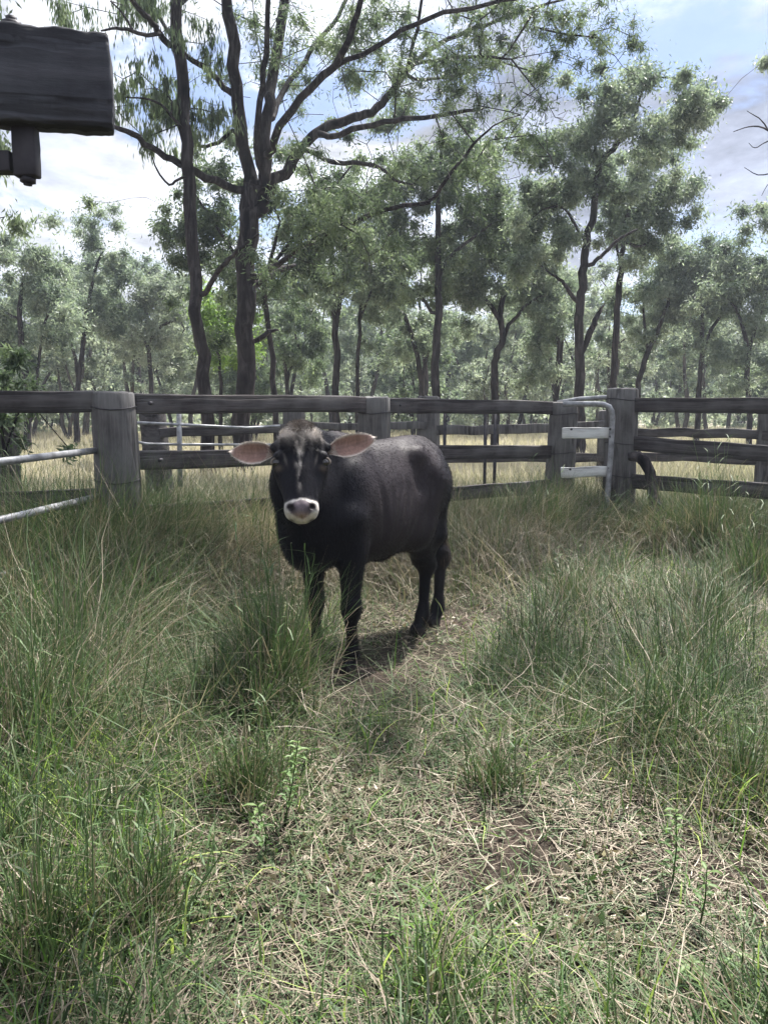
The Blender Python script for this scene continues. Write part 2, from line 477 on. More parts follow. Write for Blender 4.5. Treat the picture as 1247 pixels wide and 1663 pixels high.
# rails: top, second, third, lowest; butted at the posts
back = np.array([.04, .02, 0])
def span(pa, pb, z0, z1, seed, h=.152, g0=.13, g1=.13):
    pa, pb = np.array(pa[:2]), np.array(pb[:2]); d = (pb - pa) / np.linalg.norm(pb - pa)
    a = pa + d * g0; b = pb - d * g1
    return rail_obj((a[0], a[1], z0), (b[0], b[1], z1), h, .06, yard_parent, M['rail'], seed=seed)
span(P0, P1, zt(0, 653, 5.4), zt(150, 653, 5.8), 21, .155, g1=.15)
span(P0, P1, .80, .80, 31, .15)
span(P1, P2, zt(228, 655.5, 5.9), zt(582, 656.5, 7.6), 22, .150)
span(P1, P2, zt(238, 748, 5.9), zt(582, 738, 7.6), 23, .145)
span(P1, P2, zt(290, 832, 6.1), zt(582, 812, 7.6), 24, .15)
span(P2, P3, zt(632, 658, 7.8), zt(886, 662, 9.2), 25, .15)
span(P2, P3, zt(632, 735, 7.8), zt(866, 734, 9.2), 26, .15)
span(P2, P3, .56, .56, 27, .15)
span(P2, P3, .22, .22, 28, .14)

rf = empty('rail_fence', (P4[0], P4[1], 0))
tag(rf, 'dark rail fence right of the tall round gate post, crooked branch leaning on it', 'fence')
bpy.context.view_layer.update(); yard_parent = rf
post_obj(P4[:2], zt(1008, 633, 8.8), .175, .165, rf, M['post'], seed=7, wires=(1.56, 1.08, .72), sides=18)
post_obj(P5[:2], 1.62, .16, .15, rf, M['post'], seed=8)
for k, (va, vb) in enumerate(((658, 659), (720, 735), (781, 797))):
    span(P4, P5, zt(1035, va, 8.75), zt(1247, vb, 7.75) + (zt(1247, vb, 7.75) - zt(1035, va, 8.75)) * .4, 40 + k, .158, .15, .14)
span(P4, P5, .22, .2, 45, .15, .2, .14)

for (u, v, d) in ((246, 655, 5.83), (262, 747, 5.9), (566, 656, 7.5), (570, 738, 7.55), (650, 658, 7.75), (868, 662, 9.1), (1052, 657, 8.6), (1052, 719, 8.6), (1052, 780, 8.6)):
    bolt_p = at(u, v, d)
    g = Geo(); g.tube([np.array([0, .02, 0]), np.array([0, -.045, 0])], .014, 6)
    par_ = yard if u < 1000 else rf
    o = g.build('bolt', M['iron'], par_); o.matrix_local = par_.matrix_world.inverted() @ Matrix.Translation(Vector(bolt_p))

# back fence beyond the yard
bf = empty('rail_fence', tuple(at(560, 690, 12.5)[:2]) + (0,))
tag(bf, 'second greyer rail fence standing further back in pale grass behind the yard', 'fence')
bpy.context.view_layer.update(); yard_parent = bf
def bpost(u, d, top_v, w, seed, mat='post', lean=(0, 0)):
    p = at(u, 690, d)[:2]; post_obj(p, zt(u, top_v, d), w * d / FX / 2, w * d / FX / 2 * .95, bf, M[mat], seed=seed, lean=lean, square=True)
    return p
q1 = bpost(-20, 10.5, 652, 30, 50); q1b = bpost(12, 8.6, 662, 26, 66, 'rail')
q2 = bpost(262, 11.0, 660, 36, 51, 'rail', (-.12, 0)); q3 = bpost(478, 11.8, 655, 30, 53); q4 = bpost(696, 12.4, 645, 34, 54)
q5 = bpost(985, 12.6, 668, 28, 55); q6 = bpost(1243, 11.2, 655, 26, 56); q7 = bpost(1420, 10.6, 655, 26, 57)
def brail(pa, pb, va, ua, da, vb, ub, db, h, seed, mat='rail'):
    pa, pb = np.array(pa), np.array(pb); L = np.linalg.norm(pb - pa)
    rail_obj((pa[0], pa[1] - .12, zt(ua, va, da)), (pb[0], pb[1] - .12, zt(ub, vb, db)), h, .05, bf, M[mat], seed=seed, wob=.02)
brail(q2, q3, 703, 262, 11, 697, 478, 11.8, .13, 61, 'rail')
brail(q3, q4, 692, 478, 11.8, 692, 696, 12.4, .11, 62, 'post')
brail(q4, q5, 700, 696, 12.4, 690, 985, 12.6, .15, 63, 'post')
brail(q5, q6, 700, 985, 12.6, 706, 1243, 11.2, .13, 64)
brail(q5, q6, 739, 985, 12.6, 746, 1243, 11.2, .13, 65)
brail(q6, q7, 706, 1243, 11.2, 707, 1400, 10.6, .13, 66)
brail(q6, q7, 780, 1243, 11.2, 785, 1400, 10.6, .13, 67)
brail(q4, q5, 745, 696, 12.4, 742, 985, 12.6, .14, 68)
brail(q3, q4, 720, 478, 11.8, 722, 696, 12.4, .13, 69)

# thin steel posts and a white pipe barrier between the two fences
wp = empty('pipe_barrier', tuple(at(320, 690, 9.0)[:2]) + (0,))
tag(wp, 'thin pale pipe barrier with one slim steel post seen between the left fence posts', 'barrier'); bpy.context.view_layer.update()
def pipe(parent, pts, r, mat, name, sides=10):
    g = Geo(); pts = np.array(pts, float); inv = parent.matrix_world.inverted()
    P = np.array([list(inv @ Vector(p)) for p in pts])
    g.tube(P, r, sides); return g.build(name, M[mat], parent, smooth=True)
pipe(wp, [at(215, 686, 8.6), at(300, 690, 8.9), at(400, 695, 9.3), at(455, 692, 9.5)], .017, 'galv', 'top_pipe')
pipe(wp, [at(215, 716, 8.6), at(240, 721, 8.7), at(300, 722, 8.9), at(440, 722, 9.4)], .015, 'galv', 'lower_pipe')
pipe(wp, [at(291, 664, 8.88), at(293, 790, 8.88)], .028, 'galv', 'post')
for k, (u, lab) in enumerate(((722, 'slim grey steel picket nearest the bull, seen under the top rail'), (788, 'slim grey steel picket midway between bull and white gate'), (804, 'slim grey steel picket right of the midway one, near the leaning gate post'))):
    g = Geo(); p = at(u, 690, 11.0); t_ = zt(u, 667, 11.0)
    g.box((0, 0, t_ / 2 - .1), (.045, .012, t_ + .2)); g.box((0, .02, t_ / 2 - .1), (.012, .036, t_ + .2))
    o = g.build('steel_picket', M['iron'], loc=(p[0], p[1], 0)); tag(o, lab, 'picket')

# white boarded gate with bent pipe frame between the two gate posts
gt = empty('yard_gate', tuple(at(960, 700, 8.95)[:2]) + (0,))
tag(gt, 'short gate of bent galvanised pipe with white painted boards between two thick posts', 'gate'); bpy.context.view_layer.update()
dg = 8.52
arc = [at(915, 656, dg + .2), at(940, 656, dg + .1), at(965, 656, dg), at(980, 657, dg), at(989, 661, dg), at(993, 668, dg), at(994, 680, dg), at(991, 740, dg), at(987, 790, dg), at(983, 850, dg), at(982, 880, dg)]
pipe(gt, arc, .030, 'galv', 'pipe_frame', 12)
pipe(gt, [at(905, 654, 9.3), at(940, 648, 9.2), at(985, 645, 9.1), at(1010, 644, 9.1)], .026, 'galv', 'rear_pipe', 10)
def gboard(u0, u1, v0, v1, h, seed, mat='white_board', dd=0.0):
    a = at(u0, v0, dg + .12 + dd); b = at(u1, v1, dg + .04 + dd)
    return rail_obj(a, b, h, .032, gt, M[mat], 'board', seed=seed, wob=.005)
gboard(912, 990, 703, 703, .120, 71); gboard(910, 988, 768, 765, .112, 72); gboard(908, 985, 835, 832, .12, 73)
def bolt(parent, p, r=.012, axis=(0, -1, 0), ln=.02, name='bolt'):
    g = Geo(); p = np.array(p); ax = np.array(axis, float)
    inv = parent.matrix_world.inverted()
    P = [np.array(list(inv @ Vector(q))) for q in (p, p + ax * ln)]
    g.tube(P, r, 6); return g.build(name, M['iron'], parent)
for (u, v) in ((990, 697), (990, 709), (988, 760), (988, 771), (927, 697), (925, 762)):
    bolt(gt, at(u, v, dg - .005), .013)

# open pipe gate at the left, running from the split post towards the camera
pg = empty('pipe_gate', (P1[0] - .2, P1[1] - .2, 0))
tag(pg, 'galvanised pipe gate half sunk in long grass at the left edge', 'gate'); bpy.context.view_layer.update()
ga = at(160, 731, 5.75); gb0 = at(0, 749, 4.55)
dirv = (gb0 - ga) / np.linalg.norm((gb0 - ga)[:2]); gb = ga + dirv * 2.1
for k, dz in enumerate((0, -.335, -.66)):
    pipe(pg, [ga + [0, 0, dz], lerp(ga, gb, .5) + [0, 0, dz - .004], gb + [0, 0, dz]], .0235, 'galv', 'pipe_rail', 12)
pipe(pg, [gb + [0, 0, .02], gb + [0, 0, -.95]], .024, 'galv', 'end_pipe', 12)
pipe(pg, [ga + [.02, 0.02, .02], ga + [.02, .02, -.95]], .024, 'galv', 'end_pipe', 12)

# crooked branch leaning at the right fence
g = Geo(); rb = np.random.default_rng(5)
pts = [at(1020, 742, 8.45), at(1036, 741, 8.4), at(1047, 750, 8.35), at(1055, 768, 8.3), at(1058, 790, 8.25), at(1062, 820, 8.1), at(1070, 850, 7.9), at(1076, 880, 7.75)]
g.tube(pts, [.045, .055, .06, .06, .056, .05, .045, .035], 9, rough=.12, rng=rb)
g.tube([pts[4], at(1066, 812, 8.1), at(1080, 836, 7.9), at(1084, 850, 7.8)], [.03, .028, .022, .012], 6, rough=.1, rng=rb)
o = g.build('dead_branch', M['bark_dark'], smooth=True); tag(o, 'crooked dark dead branch leaning on the rails beside the tall gate post', 'branch')

# heavy timber beam end and iron strap, overhead at the upper left
DB = 1.9
beam = empty('timber_beam', tuple(at(95, 130, DB)))
tag(beam, 'thick weathered timber beam end overhead in the upper left corner', 'beam'); bpy.context.view_layer.update()
e = at(184, 140, DB + .02); w_ = at(-300, 98, DB - .14)
L_ = np.linalg.norm(e - w_)
g = Geo(); g.box((0, 0, 0), (L_, .07, .205), bev=.008, seg=(36, 2, 4))
V = g.V[0]; rb = np.random.default_rng(9)
sx_ = V[:, 0] / L_ + .5
V[:, 2] += .0015 * np.sin(sx_ * 40) + .0012 * np.sin(sx_ * 90 + V[:, 1] * 30) + rb.uniform(-.0018, .0018, len(V))
V[:, 1] += .0035 * np.sin(sx_ * 30 + V[:, 2] * 40) + rb.uniform(-.0015, .0015, len(V))
V[:, 0] += (sx_ > .985) * (rb.uniform(-.002, .002, len(V)) - .008 * np.abs(V[:, 2] / .12) ** 3)
ob = g.build('beam_timber', M['sleeper'], beam)
x = (e - w_) / L_; z = np.array([0, 0, 1.0]); y = np.cross(z, x); y /= np.linalg.norm(y); z = np.cross(x, y)
mw = Matrix(np.column_stack([x, y, z]).tolist()).to_4x4(); mw.translation = Vector((e + w_) / 2)
ob.matrix_local = beam.matrix_world.inverted() @ mw
st = empty('iron_strap', tuple(at(43, 245, DB - .02)))
tag(st, 'dark iron hanger strap bolted under the overhead timber beam', 'bracket'); bpy.context.view_layer.update()
inv = st.matrix_world.inverted()
def lp(u, v, d=DB - .02): return np.array(list(inv @ Vector(at(u, v, d))))
g = Geo(); c0, c1 = lp(42, 190), lp(44, 288); g.box((c0 + c1) / 2, (.052, .035, abs(c1[2] - c0[2])), bev=.004, seg=(1, 1, 4), jit=.001, rng=rb)
g.build('hanger', M['iron'], st)
g = Geo(); c0, c1 = lp(-160, 262), lp(22, 267); g.box((c0 + c1) / 2, (abs(c1[0] - c0[0]), .035, .046), rot_z(0), bev=.004, seg=(6, 1, 1), jit=.001, rng=rb)
g.build('cross_bar', M['iron'], st)
g = Geo(); g.tube([lp(46, 288), lp(46, 297)], .017, 6); g.tube([lp(46, 297), lp(46, 301)], .010, 8); g.build('bolt_nut', M['iron'], st)
g = Geo(); t0 = lp(20, 46); g.tube([t0, t0 + [0, 0, .012]], .022, 8); g.tube([t0 + [0, 0, .012], t0 + [0, 0, .024]], .012, 6); g.build('bolt_head', M['iron'], st)
# ------------------------------------------------------------------ the bull (one continuous surface from a smooth distance field)
BULL_A = radians(38)
BF = np.array([-sin(BULL_A), -cos(BULL_A), 0]); BL = np.array([cos(BULL_A), -sin(BULL_A), 0])
BO = np.array([.004, 4.628, 0.0])
def bw(p):                     # bull local -> world
    p = np.asarray(p, float); return BO + p[..., 0:1] * BF + p[..., 1:2] * BL + p[..., 2:3] * np.array([0, 0, 1.0])
def bl(p):                     # world -> bull local
    q = np.asarray(p, float) - BO; return np.array([q @ BF, q @ BL, q[2]])
VOX = .0075
LO = np.array([-.88, -.42, -.03]); HI = np.array([1.14, .46, 1.52])
NX = np.ceil((HI - LO) / VOX).astype(int) + 1
D = np.full(NX, 9.0, np.float32)
def region(c, r):
    a = np.maximum(np.floor((c - r - LO) / VOX).astype(int), 0); b = np.minimum(np.ceil((c + r - LO) / VOX).astype(int) + 1, NX)
    return tuple(slice(a[i], b[i]) for i in range(3))
def coords(sl):
    return np.meshgrid(*[(np.arange(s.start, s.stop) * VOX + LO[i]).astype(np.float32) for i, s in enumerate(sl)], indexing='ij')
def smin(a, b, k):
    h = np.maximum(k - np.abs(a - b), 0) / k
    return np.minimum(a, b) - h * h * k * .25
def put(fn, c, r, k, sub=False):
    sl = region(np.asarray(c), np.asarray(r) + k + .03)
    if any(s.stop <= s.start for s in sl): return
    d = fn(*coords(sl)); cur = D[sl]
    D[sl] = -smin(-cur, d, k) if sub else smin(cur, d, k)
def ell(c, r, k=.05, R=None, sub=False):
    c = np.asarray(c, float); r = np.asarray(r, float)
    def fn(X, Y, Z):
        p = np.stack([X - c[0], Y - c[1], Z - c[2]], -1)
        if R is not None: p = p @ R.astype(np.float32)
        q = p / r; n = np.sqrt((q * q).sum(-1)) + 1e-6; g = np.sqrt(((q / r) ** 2).sum(-1)) + 1e-6
        return (n * (n - 1) / g).astype(np.float32)
    rr = r if R is None else np.full(3, r.max())
    put(fn, c, rr, k, sub)
def cone(a, b, ra, rb, k=.05, sy=1.0, yax=(0, 1, 0)):
    a = np.asarray(a, float); b = np.asarray(b, float); ya = np.asarray(yax, float)
    def fn(X, Y, Z):
        p = np.stack([X, Y, Z], -1) - a.astype(np.float32); ab = b - a
        if sy != 1.0:
            py = p @ ya; p = p + (py * (1 / sy - 1))[..., None] * ya; aby = ab @ ya; ab = ab + aby * (1 / sy - 1) * ya
        t = np.clip((p @ ab) / (ab @ ab), 0, 1); q = p - t[..., None] * ab
        d = np.sqrt((q * q).sum(-1)) - (ra + (rb - ra) * t)
        return (d * (min(1, sy) * .5 + .5)).astype(np.float32)
    put(fn, (a + b) / 2, np.abs(b - a) / 2 + max(ra, rb), k)

# trunk
SH = np.array([.05, -.055, 0])
_ell, _cone = ell, cone
def ell(c, r, k=.05, R=None, sub=False, sh=True): _ell(np.asarray(c, float) + (SH if sh else 0), r, k, R, sub)
def cone(a, b, ra, rb, k=.05, sy=1.0, yax=(0, 1, 0), s0=True, s1=True): _cone(np.asarray(a, float) + (SH if s0 else 0), np.asarray(b, float) + (SH if s1 else 0), ra, rb, k, sy, yax)
cone((-.22, -.02, .95), (.22, 0, .915), .295, .312, .08, .78)
ell((.02, 0, .80), (.35, .24, .235), .08)
ell((-.40, -.03, 1.03), (.27, .225, .245), .08)
ell((.34, 0, .95), (.24, .205, .31), .08)
cone((-.5, -.03, 1.17), (.28, 0, 1.15), .085, .10, .10)
ell((.27, 0, 1.185), (.15, .075, .085), .08)
for s in (-1, 1):
    ell((-.26, s * .155 - .02, 1.175), (.07, .045, .05), .08)        # hook bones
    ell((-.535, s * .10 - .04, 1.13), (.07, .06, .085), .06)         # pin bones
    ell((.36, s * .155, .93), (.13, .075, .23), .07, )
    ell((.46, s * .13, .80), (.10, .085, .12), .07)
    # last ribs swelling and the hollow before the hip
    ell((-.28, s * .24 - .02, 1.03), (.09, .035, .07), .09, sub=True)
ell((.50, -.01, .72), (.17, .15, .155), .08)
ell((.56, 0, .88), (.15, .175, .20), .08)
ell((-.52, -.035, 1.185), (.13, .06, .065), .07)
# neck bent to the bull's left so that it faces the camera
POLL = bl(at(488, 694, 3.90))
HD = np.array([.72, .694, 0]); HD /= np.linalg.norm(HD); HY = np.array([-HD[1], HD[0], 0])
TL = radians(21)
HXa = HD * cos(TL) + np.array([0, 0, 1]) * sin(TL)        # out of the face
HZa = np.array([0, 0, 1]) * cos(TL) - HD * sin(TL)        # up along the face
RH = np.column_stack([HXa, HY, HZa])                      # head local -> bull local
def hp(x, y, z): return POLL + RH @ np.array([x, y, z])
nk = hp(-.10, 0, -.12)
cone((.40, 0, 1.02), (.62, .03, 1.07), .215, .165, .10, .72)
cone((.62, .03, 1.07), nk, .165, .108, .09, .78, s1=False)
cone((.52, .02, .88), hp(-.07, 0, -.26), .15, .08, .10, .62, s1=False)
cone((.54, .02, .78), hp(-.06, 0, -.30), .085, .035, .09, .45, s1=False)
cone((.30, 0, 1.2), hp(-.07, 0, -.03), .10, .075, .10, .7, s1=False)
# head
def hell(c, r, k=.03, sub=False): _ell(hp(*c), r, k, RH, sub)
def hcone(a, b, ra, rb, k=.03, sy=1.0): _cone(hp(*a), hp(*b), ra, rb, k, sy, HY)
hell((-.035, 0, -.055), (.085, .088, .075), .04)
hell((-.02, 0, -.13), (.105, .118, .13), .05)
hell((.035, 0, -.10), (.055, .085, .085), .04)
for s in (-1, 1):
    hell((.045, s * .040, -.060), (.036, .038, .040), .03)          # frontal bosses either side of the groove
    hell((.045, s * .108, -.195), (.048, .030, .050), .03)          # orbit
    hell((.070, s * .098, -.165), (.026, .028, .018), .02)          # brow
    hcone((.035, s * .070, -.25), (.07, s * .048, -.40), .048, .030, .04)
    hell((-.035, s * .070, -.26), (.075, .038, .09), .05)           # cheek
    hcone((-.02, s * .085, -.085), (-.025, s * .130, -.095), .028, .022, .03)  # ear base
hcone((.045, 0, -.17), (.088, 0, -.42), .082, .058, .04, .98)
hcone((-.04, 0, -.24), (.055, 0, -.44), .085, .042, .05, .85)
hell((.090, 0, -.442), (.062, .080, .045), .03)
hell((.080, 0, -.466), (.050, .070, .028), .02)
hell((.045, 0, -.472), (.042, .046, .024), .015)
for s in (-1, 1):
    hell((.122, s * .046, -.445), (.032, .030, .030), .02)
    hell((.158, s * .050, -.440), (.028, .013, .018), .008, sub=True)
    hell((.088, s * .126, -.205), (.022, .020, .017), .012, sub=True)
hell((.125, 0, -.488), (.03, .004, .02), .006, sub=True)
# front legs
def lsh(p): return SH * float(np.clip((p[2] - .3) / .5, 0, 1))
def leg(pts, rad, k=.035):
    for i in range(len(pts) - 1): _cone(np.array(pts[i]) + lsh(pts[i]), np.array(pts[i + 1]) + lsh(pts[i + 1]), rad[i], rad[i + 1], k)
FLf = bl(np.array([*at(566, 1092, 4.19)[:2], 0])); FRf = bl(np.array([*at(508, 1085, 4.36)[:2], 0]))
HLf = bl(np.array([*at(679, 1033, 4.93)[:2], 0])); HRf = bl(np.array([*at(704, 1020, 5.14)[:2], 0]))
for f, s, dx in ((FLf, 1, 0), (FRf, -1, .0)):
    fx, fy = f[0], f[1]
    leg([(.42, s * .15, .86), (.385 + dx, s * .145, .69), (fx - .03, lerp(s * .14, fy, .6), .385), (fx - .035, fy, .34)], [.125, .082, .045, .040], .05)
    _ell((fx - .025, lerp(s * .14, fy, .6), .375), (.043, .041, .055), .03)
    leg([(fx - .03, fy, .36), (fx - .035, fy, .17)], [.036, .029])
    leg([(fx - .035, fy, .17), (fx - .03, fy, .125), (fx - .0, fy, .06)], [.031, .038, .038], .02)
    for q in (-1, 1): _ell((fx + .012, fy + q * .020, .045), (.048, .024, .045), .008)
    _ell((fx - .065, fy - .015, .10), (.014, .012, .016), .012); _ell((fx - .065, fy + .015, .10), (.014, .012, .016), .012)
# hind legs
for f, s, hk in ((HLf, 1, .10), (HRf, -1, .13)):
    fx, fy = f[0], f[1]
    leg([(-.40, s * .115 - .03, 1.0), (-.24 if s > 0 else -.36, s * .125 - .03, .72)], [.165, .125], .08)
    leg([(-.50, s * .085 - .04, .98), (-.50 if s > 0 else -.56, s * .075 - .04, .68)], [.135, .115], .08)
    hock = (fx - hk, lerp(s * .08 - .03, fy, .8), .455)
    leg([(-.30 if s > 0 else -.40, s * .115 - .03, .73), (hock[0] + .02, hock[1], .50), hock], [.118, .060, .050], .06)
    leg([(-.50 if s > 0 else -.56, s * .08 - .04, .66), (hock[0] - .02, hock[1], .50)], [.095, .028], .05)
    _ell(hock, (.058, .043, .062), .03)
    leg([hock, (fx - .055, fy, .18)], [.042, .031], .03)
    leg([(fx - .055, fy, .18), (fx - .045, fy, .13), (fx - .005, fy, .06)], [.038, .044, .041], .02)
    for q in (-1, 1): _ell((fx + .010, fy + q * .020, .045), (.048, .024, .045), .008)
    _ell((fx - .08, fy - .015, .105), (.014, .012, .016), .012); _ell((fx - .08, fy + .015, .105), (.014, .012, .016), .012)
# sheath, flank fold, tail
ell((-.10, 0, .585), (.085, .030, .045), .05)
cone((-.13, .12, .72), (-.26, .14, .76), .05, .05, .08)
tail = [(-.60, -.04, 1.215), (-.67, -.05, 1.17), (-.70, -.055, 1.05), (-.70, -.06, .85), (-.695, -.06, .66)]
for i in range(4): cone(tail[i], tail[i + 1], [.040, .032, .026, .022][i], [.032, .026, .022, .018][i], .04)

def surface_nets(D):
    s = D < 0
    nx, ny, nz = D.shape
    cs = [(i, j, k) for i in (0, 1) for j in (0, 1) for k in (0, 1)]
    def cell(a, o): return a[o[0]:nx - 1 + o[0], o[1]:ny - 1 + o[1], o[2]:nz - 1 + o[2]]
    cnt = sum(cell(s, o).astype(np.int8) for o in cs)
    act = (cnt > 0) & (cnt < 8)
    I = np.argwhere(act); vid = np.full(act.shape, -1, np.int32); vid[act] = np.arange(len(I))
    acc = np.zeros((len(I), 3)); num = np.zeros(len(I))
    for a in range(3):
        for o in cs:
            if o[a]: continue
            o2 = list(o); o2[a] = 1
            d0 = D[I[:, 0] + o[0], I[:, 1] + o[1], I[:, 2] + o[2]]; d1 = D[I[:, 0] + o2[0], I[:, 1] + o2[1], I[:, 2] + o2[2]]
            c = (d0 < 0) != (d1 < 0); t = np.where(c, d0 / np.where(c, d0 - d1, 1), 0)
            p = np.tile(np.array(o, float), (len(I), 1)); p[:, a] = t
            acc += p * c[:, None]; num += c
    V = (I + acc / num[:, None]) * VOX + LO
    F = []
    for a in range(3):
        b, c = (a + 1) % 3, (a + 2) % 3
        d0 = np.take(s, range(0, s.shape[a] - 1), a); d1 = np.take(s, range(1, s.shape[a]), a)
        E = np.argwhere(d0 != d1)
        E = E[(E[:, b] > 0) & (E[:, c] > 0) & (E[:, b] < act.shape[b]) & (E[:, c] < act.shape[c])]
        q = []
        for (ob, oc) in ((-1, -1), (0, -1), (0, 0), (-1, 0)):
            e = E.copy(); e[:, b] += ob; e[:, c] += oc; q.append(vid[e[:, 0], e[:, 1], e[:, 2]])
        q = np.stack(q, -1); flip = ~s[E[:, 0], E[:, 1], E[:, 2]]
        q[flip] = q[flip][:, ::-1]; F.append(q)
    return V, np.concatenate(F)
BV, BFc = surface_nets(D)
# relax the grid steps
for it in range(3):
    acc = np.zeros_like(BV); num = np.zeros(len(BV))
    for i in range(4):
        a, b = BFc[:, i], BFc[:, (i + 1) % 4]
        for c in range(3): acc[:, c] += np.bincount(a, BV[b, c], len(BV)) + np.bincount(b, BV[a, c], len(BV))
        num += np.bincount(a, minlength=len(BV)) + np.bincount(b, minlength=len(BV))
    BV = BV * .45 + (acc / num[:, None]) * .55
del D

# slight relief: ribs under the flank skin, the crease behind the shoulder, muscle unevenness
def ss(x, a, b): t = np.clip((x - a) / (b - a), 0, 1); return t * t * (3 - 2 * t)
fl = ss(np.abs(BV[:, 1]), .12, .20) * (BV[:, 0] < .5) * (BV[:, 0] > -.8)
lx = BV[:, 0] - SH[0]
rib = .0024 * np.sin((lx + .30 * (BV[:, 2] - .9)) * 2 * pi / .078) * ss(lx, -.26, -.18) * (1 - ss(lx, .06, .16)) * ss(BV[:, 2], .70, .80) * (1 - ss(BV[:, 2], 1.02, 1.14))
crease = -.012 * np.exp(-((lx - .19 - .10 * (BV[:, 2] - .9)) / .028) ** 2) * ss(BV[:, 2], .66, .76) * (1 - ss(BV[:, 2], 1.05, 1.2))
haunch = -.014 * np.exp(-((lx + .27 + .25 * (BV[:, 2] - .9)) / .030) ** 2) * ss(BV[:, 2], .66, .74) * (1 - ss(BV[:, 2], 1.0, 1.12))
lump = .0035 * snoise(BV[:, 0] * 9 + BV[:, 2] * 4, BV[:, 2] * 9 - BV[:, 1] * 6, 77, 1.0, 3) * (BV[:, 0] < .62)
cen = np.array([0, 0, .93]); dv = BV - cen * np.array([0, 1, 1]); dv[:, 0] = 0; dv /= np.linalg.norm(dv, axis=1)[:, None] + 1e-9
BV = BV + dv * (fl * (rib + crease + haunch) + lump)[:, None]

# hide colour, vertex by vertex, from where on the animal a vertex sits
hq = (BV - POLL) @ RH
def smooth(x, a, b): t = np.clip((x - a) / (b - a), 0, 1); return t * t * (3 - 2 * t)
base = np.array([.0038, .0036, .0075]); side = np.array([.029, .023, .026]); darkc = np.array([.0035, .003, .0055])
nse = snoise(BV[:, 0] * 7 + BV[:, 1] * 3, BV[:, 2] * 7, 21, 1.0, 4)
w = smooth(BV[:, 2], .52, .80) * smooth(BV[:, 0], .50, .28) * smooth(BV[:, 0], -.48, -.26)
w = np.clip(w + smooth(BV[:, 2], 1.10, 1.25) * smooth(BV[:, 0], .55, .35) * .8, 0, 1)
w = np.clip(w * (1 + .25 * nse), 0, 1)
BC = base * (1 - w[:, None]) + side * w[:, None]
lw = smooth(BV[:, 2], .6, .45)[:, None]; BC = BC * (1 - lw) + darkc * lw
hind = smooth(BV[:, 0], -.62, -.70)[:, None] * smooth(BV[:, 2], 1.1, .9)[:, None]; BC = BC * (1 - .3 * hind) + np.array([.05, .04, .035]) * .3 * hind
onhead = smooth(hq[:, 0], -.06, -.02) * smooth(np.abs(hq[:, 1]), .16, .13) * (hq[:, 2] > -.56) * (hq[:, 2] < .05)
def blend(wt, c):
    global BC
    wt = np.clip(wt * onhead, 0, 1)[:, None]; BC = BC * (1 - wt) + np.array(c) * wt
fn = snoise(hq[:, 1] * 90, hq[:, 2] * 60, 4, 1.3, 3)
blend(np.ones(len(BV)) * .8, (.0055, .005, .0085))
# grizzled poll, greyish whorls down the face; pale brow patches paint in sun sheen
blend(smooth(hq[:, 2], -.13, -.05) * (.55 + .3 * fn) * smooth(hq[:, 0], .0, .05), (.26, .23, .20))
for s in (-1, 1):
    blend(np.exp(-(((hq[:, 1] - s * .058) / .036) ** 2 + ((hq[:, 2] + .055) / .030) ** 2)) * 1.1, (.66, .60, .54))
    blend(np.exp(-(((hq[:, 1] - s * (.072 + (hq[:, 2] + .2) * .25)) / .005) ** 2 + ((hq[:, 2] + .195) / .028) ** 2)) * .6, (.22, .20, .18))
    blend(np.exp(-(((hq[:, 1] - s * .105) / .018) ** 2 + ((hq[:, 2] + .235) / .014) ** 2)) * .6, (.16, .13, .10))
for (zc, wz, wy, a) in ((-.165, .022, .016, .75), (-.225, .018, .016, .75), (-.30, .05, .010, .45), (-.11, .04, .035, .45)):
    blend(np.exp(-(((hq[:, 1] + .006) / wy) ** 2 + ((hq[:, 2] - zc) / wz) ** 2)) * a * np.clip(.6 + 1.6 * fn, 0, 1.3) * 1.3, (.50, .46, .41))
blend(smooth(np.abs(hq[:, 1]) + .02 * fn, .08, .03) * smooth(hq[:, 2], -.04, -.01), (.035, .026, .022))     # dark tuft between the brows
# muzzle
mz = smooth(hq[:, 2] + .010 * np.abs(hq[:, 1]) / .07 + .003 * fn, -.392, -.404) * smooth(hq[:, 0], .015, .04)
blend(mz, (.60, .565, .52))
pad = smooth(((hq[:, 1]) / .056) ** 2 + ((hq[:, 2] + .447) / .040) ** 2 + .10 * fn, 1.15, .80) * smooth(hq[:, 0], .09, .11)
blend(pad, (.13, .108, .122))
lip = np.exp(-((hq[:, 1] / .045) ** 2 + ((hq[:, 2] + .482) / .014) ** 2)); blend(lip * .6, (.36, .25, .17))
for s in (-1, 1):
    blend(np.exp(-(((hq[:, 1] - s * .050) / .021) ** 2 + ((hq[:, 2] + .441 - .3 * (s * hq[:, 1] - .05)) / .021) ** 2)) * 1.7, (.012, .009, .010))
chin = smooth(hq[:, 2] + .012 * np.cos(hq[:, 1] * 50), -.492, -.500); blend(chin, (.018, .014, .015))
tan_ = np.exp(-(((BV[:, 0] + .13) / .06) ** 2 + ((BV[:, 2] - .55) / .035) ** 2))[:, None]; BC = BC * (1 - tan_) + np.array([.20, .14, .09]) * tan_
hoofw = smooth(BV[:, 2], .075, .06)[:, None]; BC = BC * (1 - hoofw) + np.array([.030, .026, .026]) * hoofw

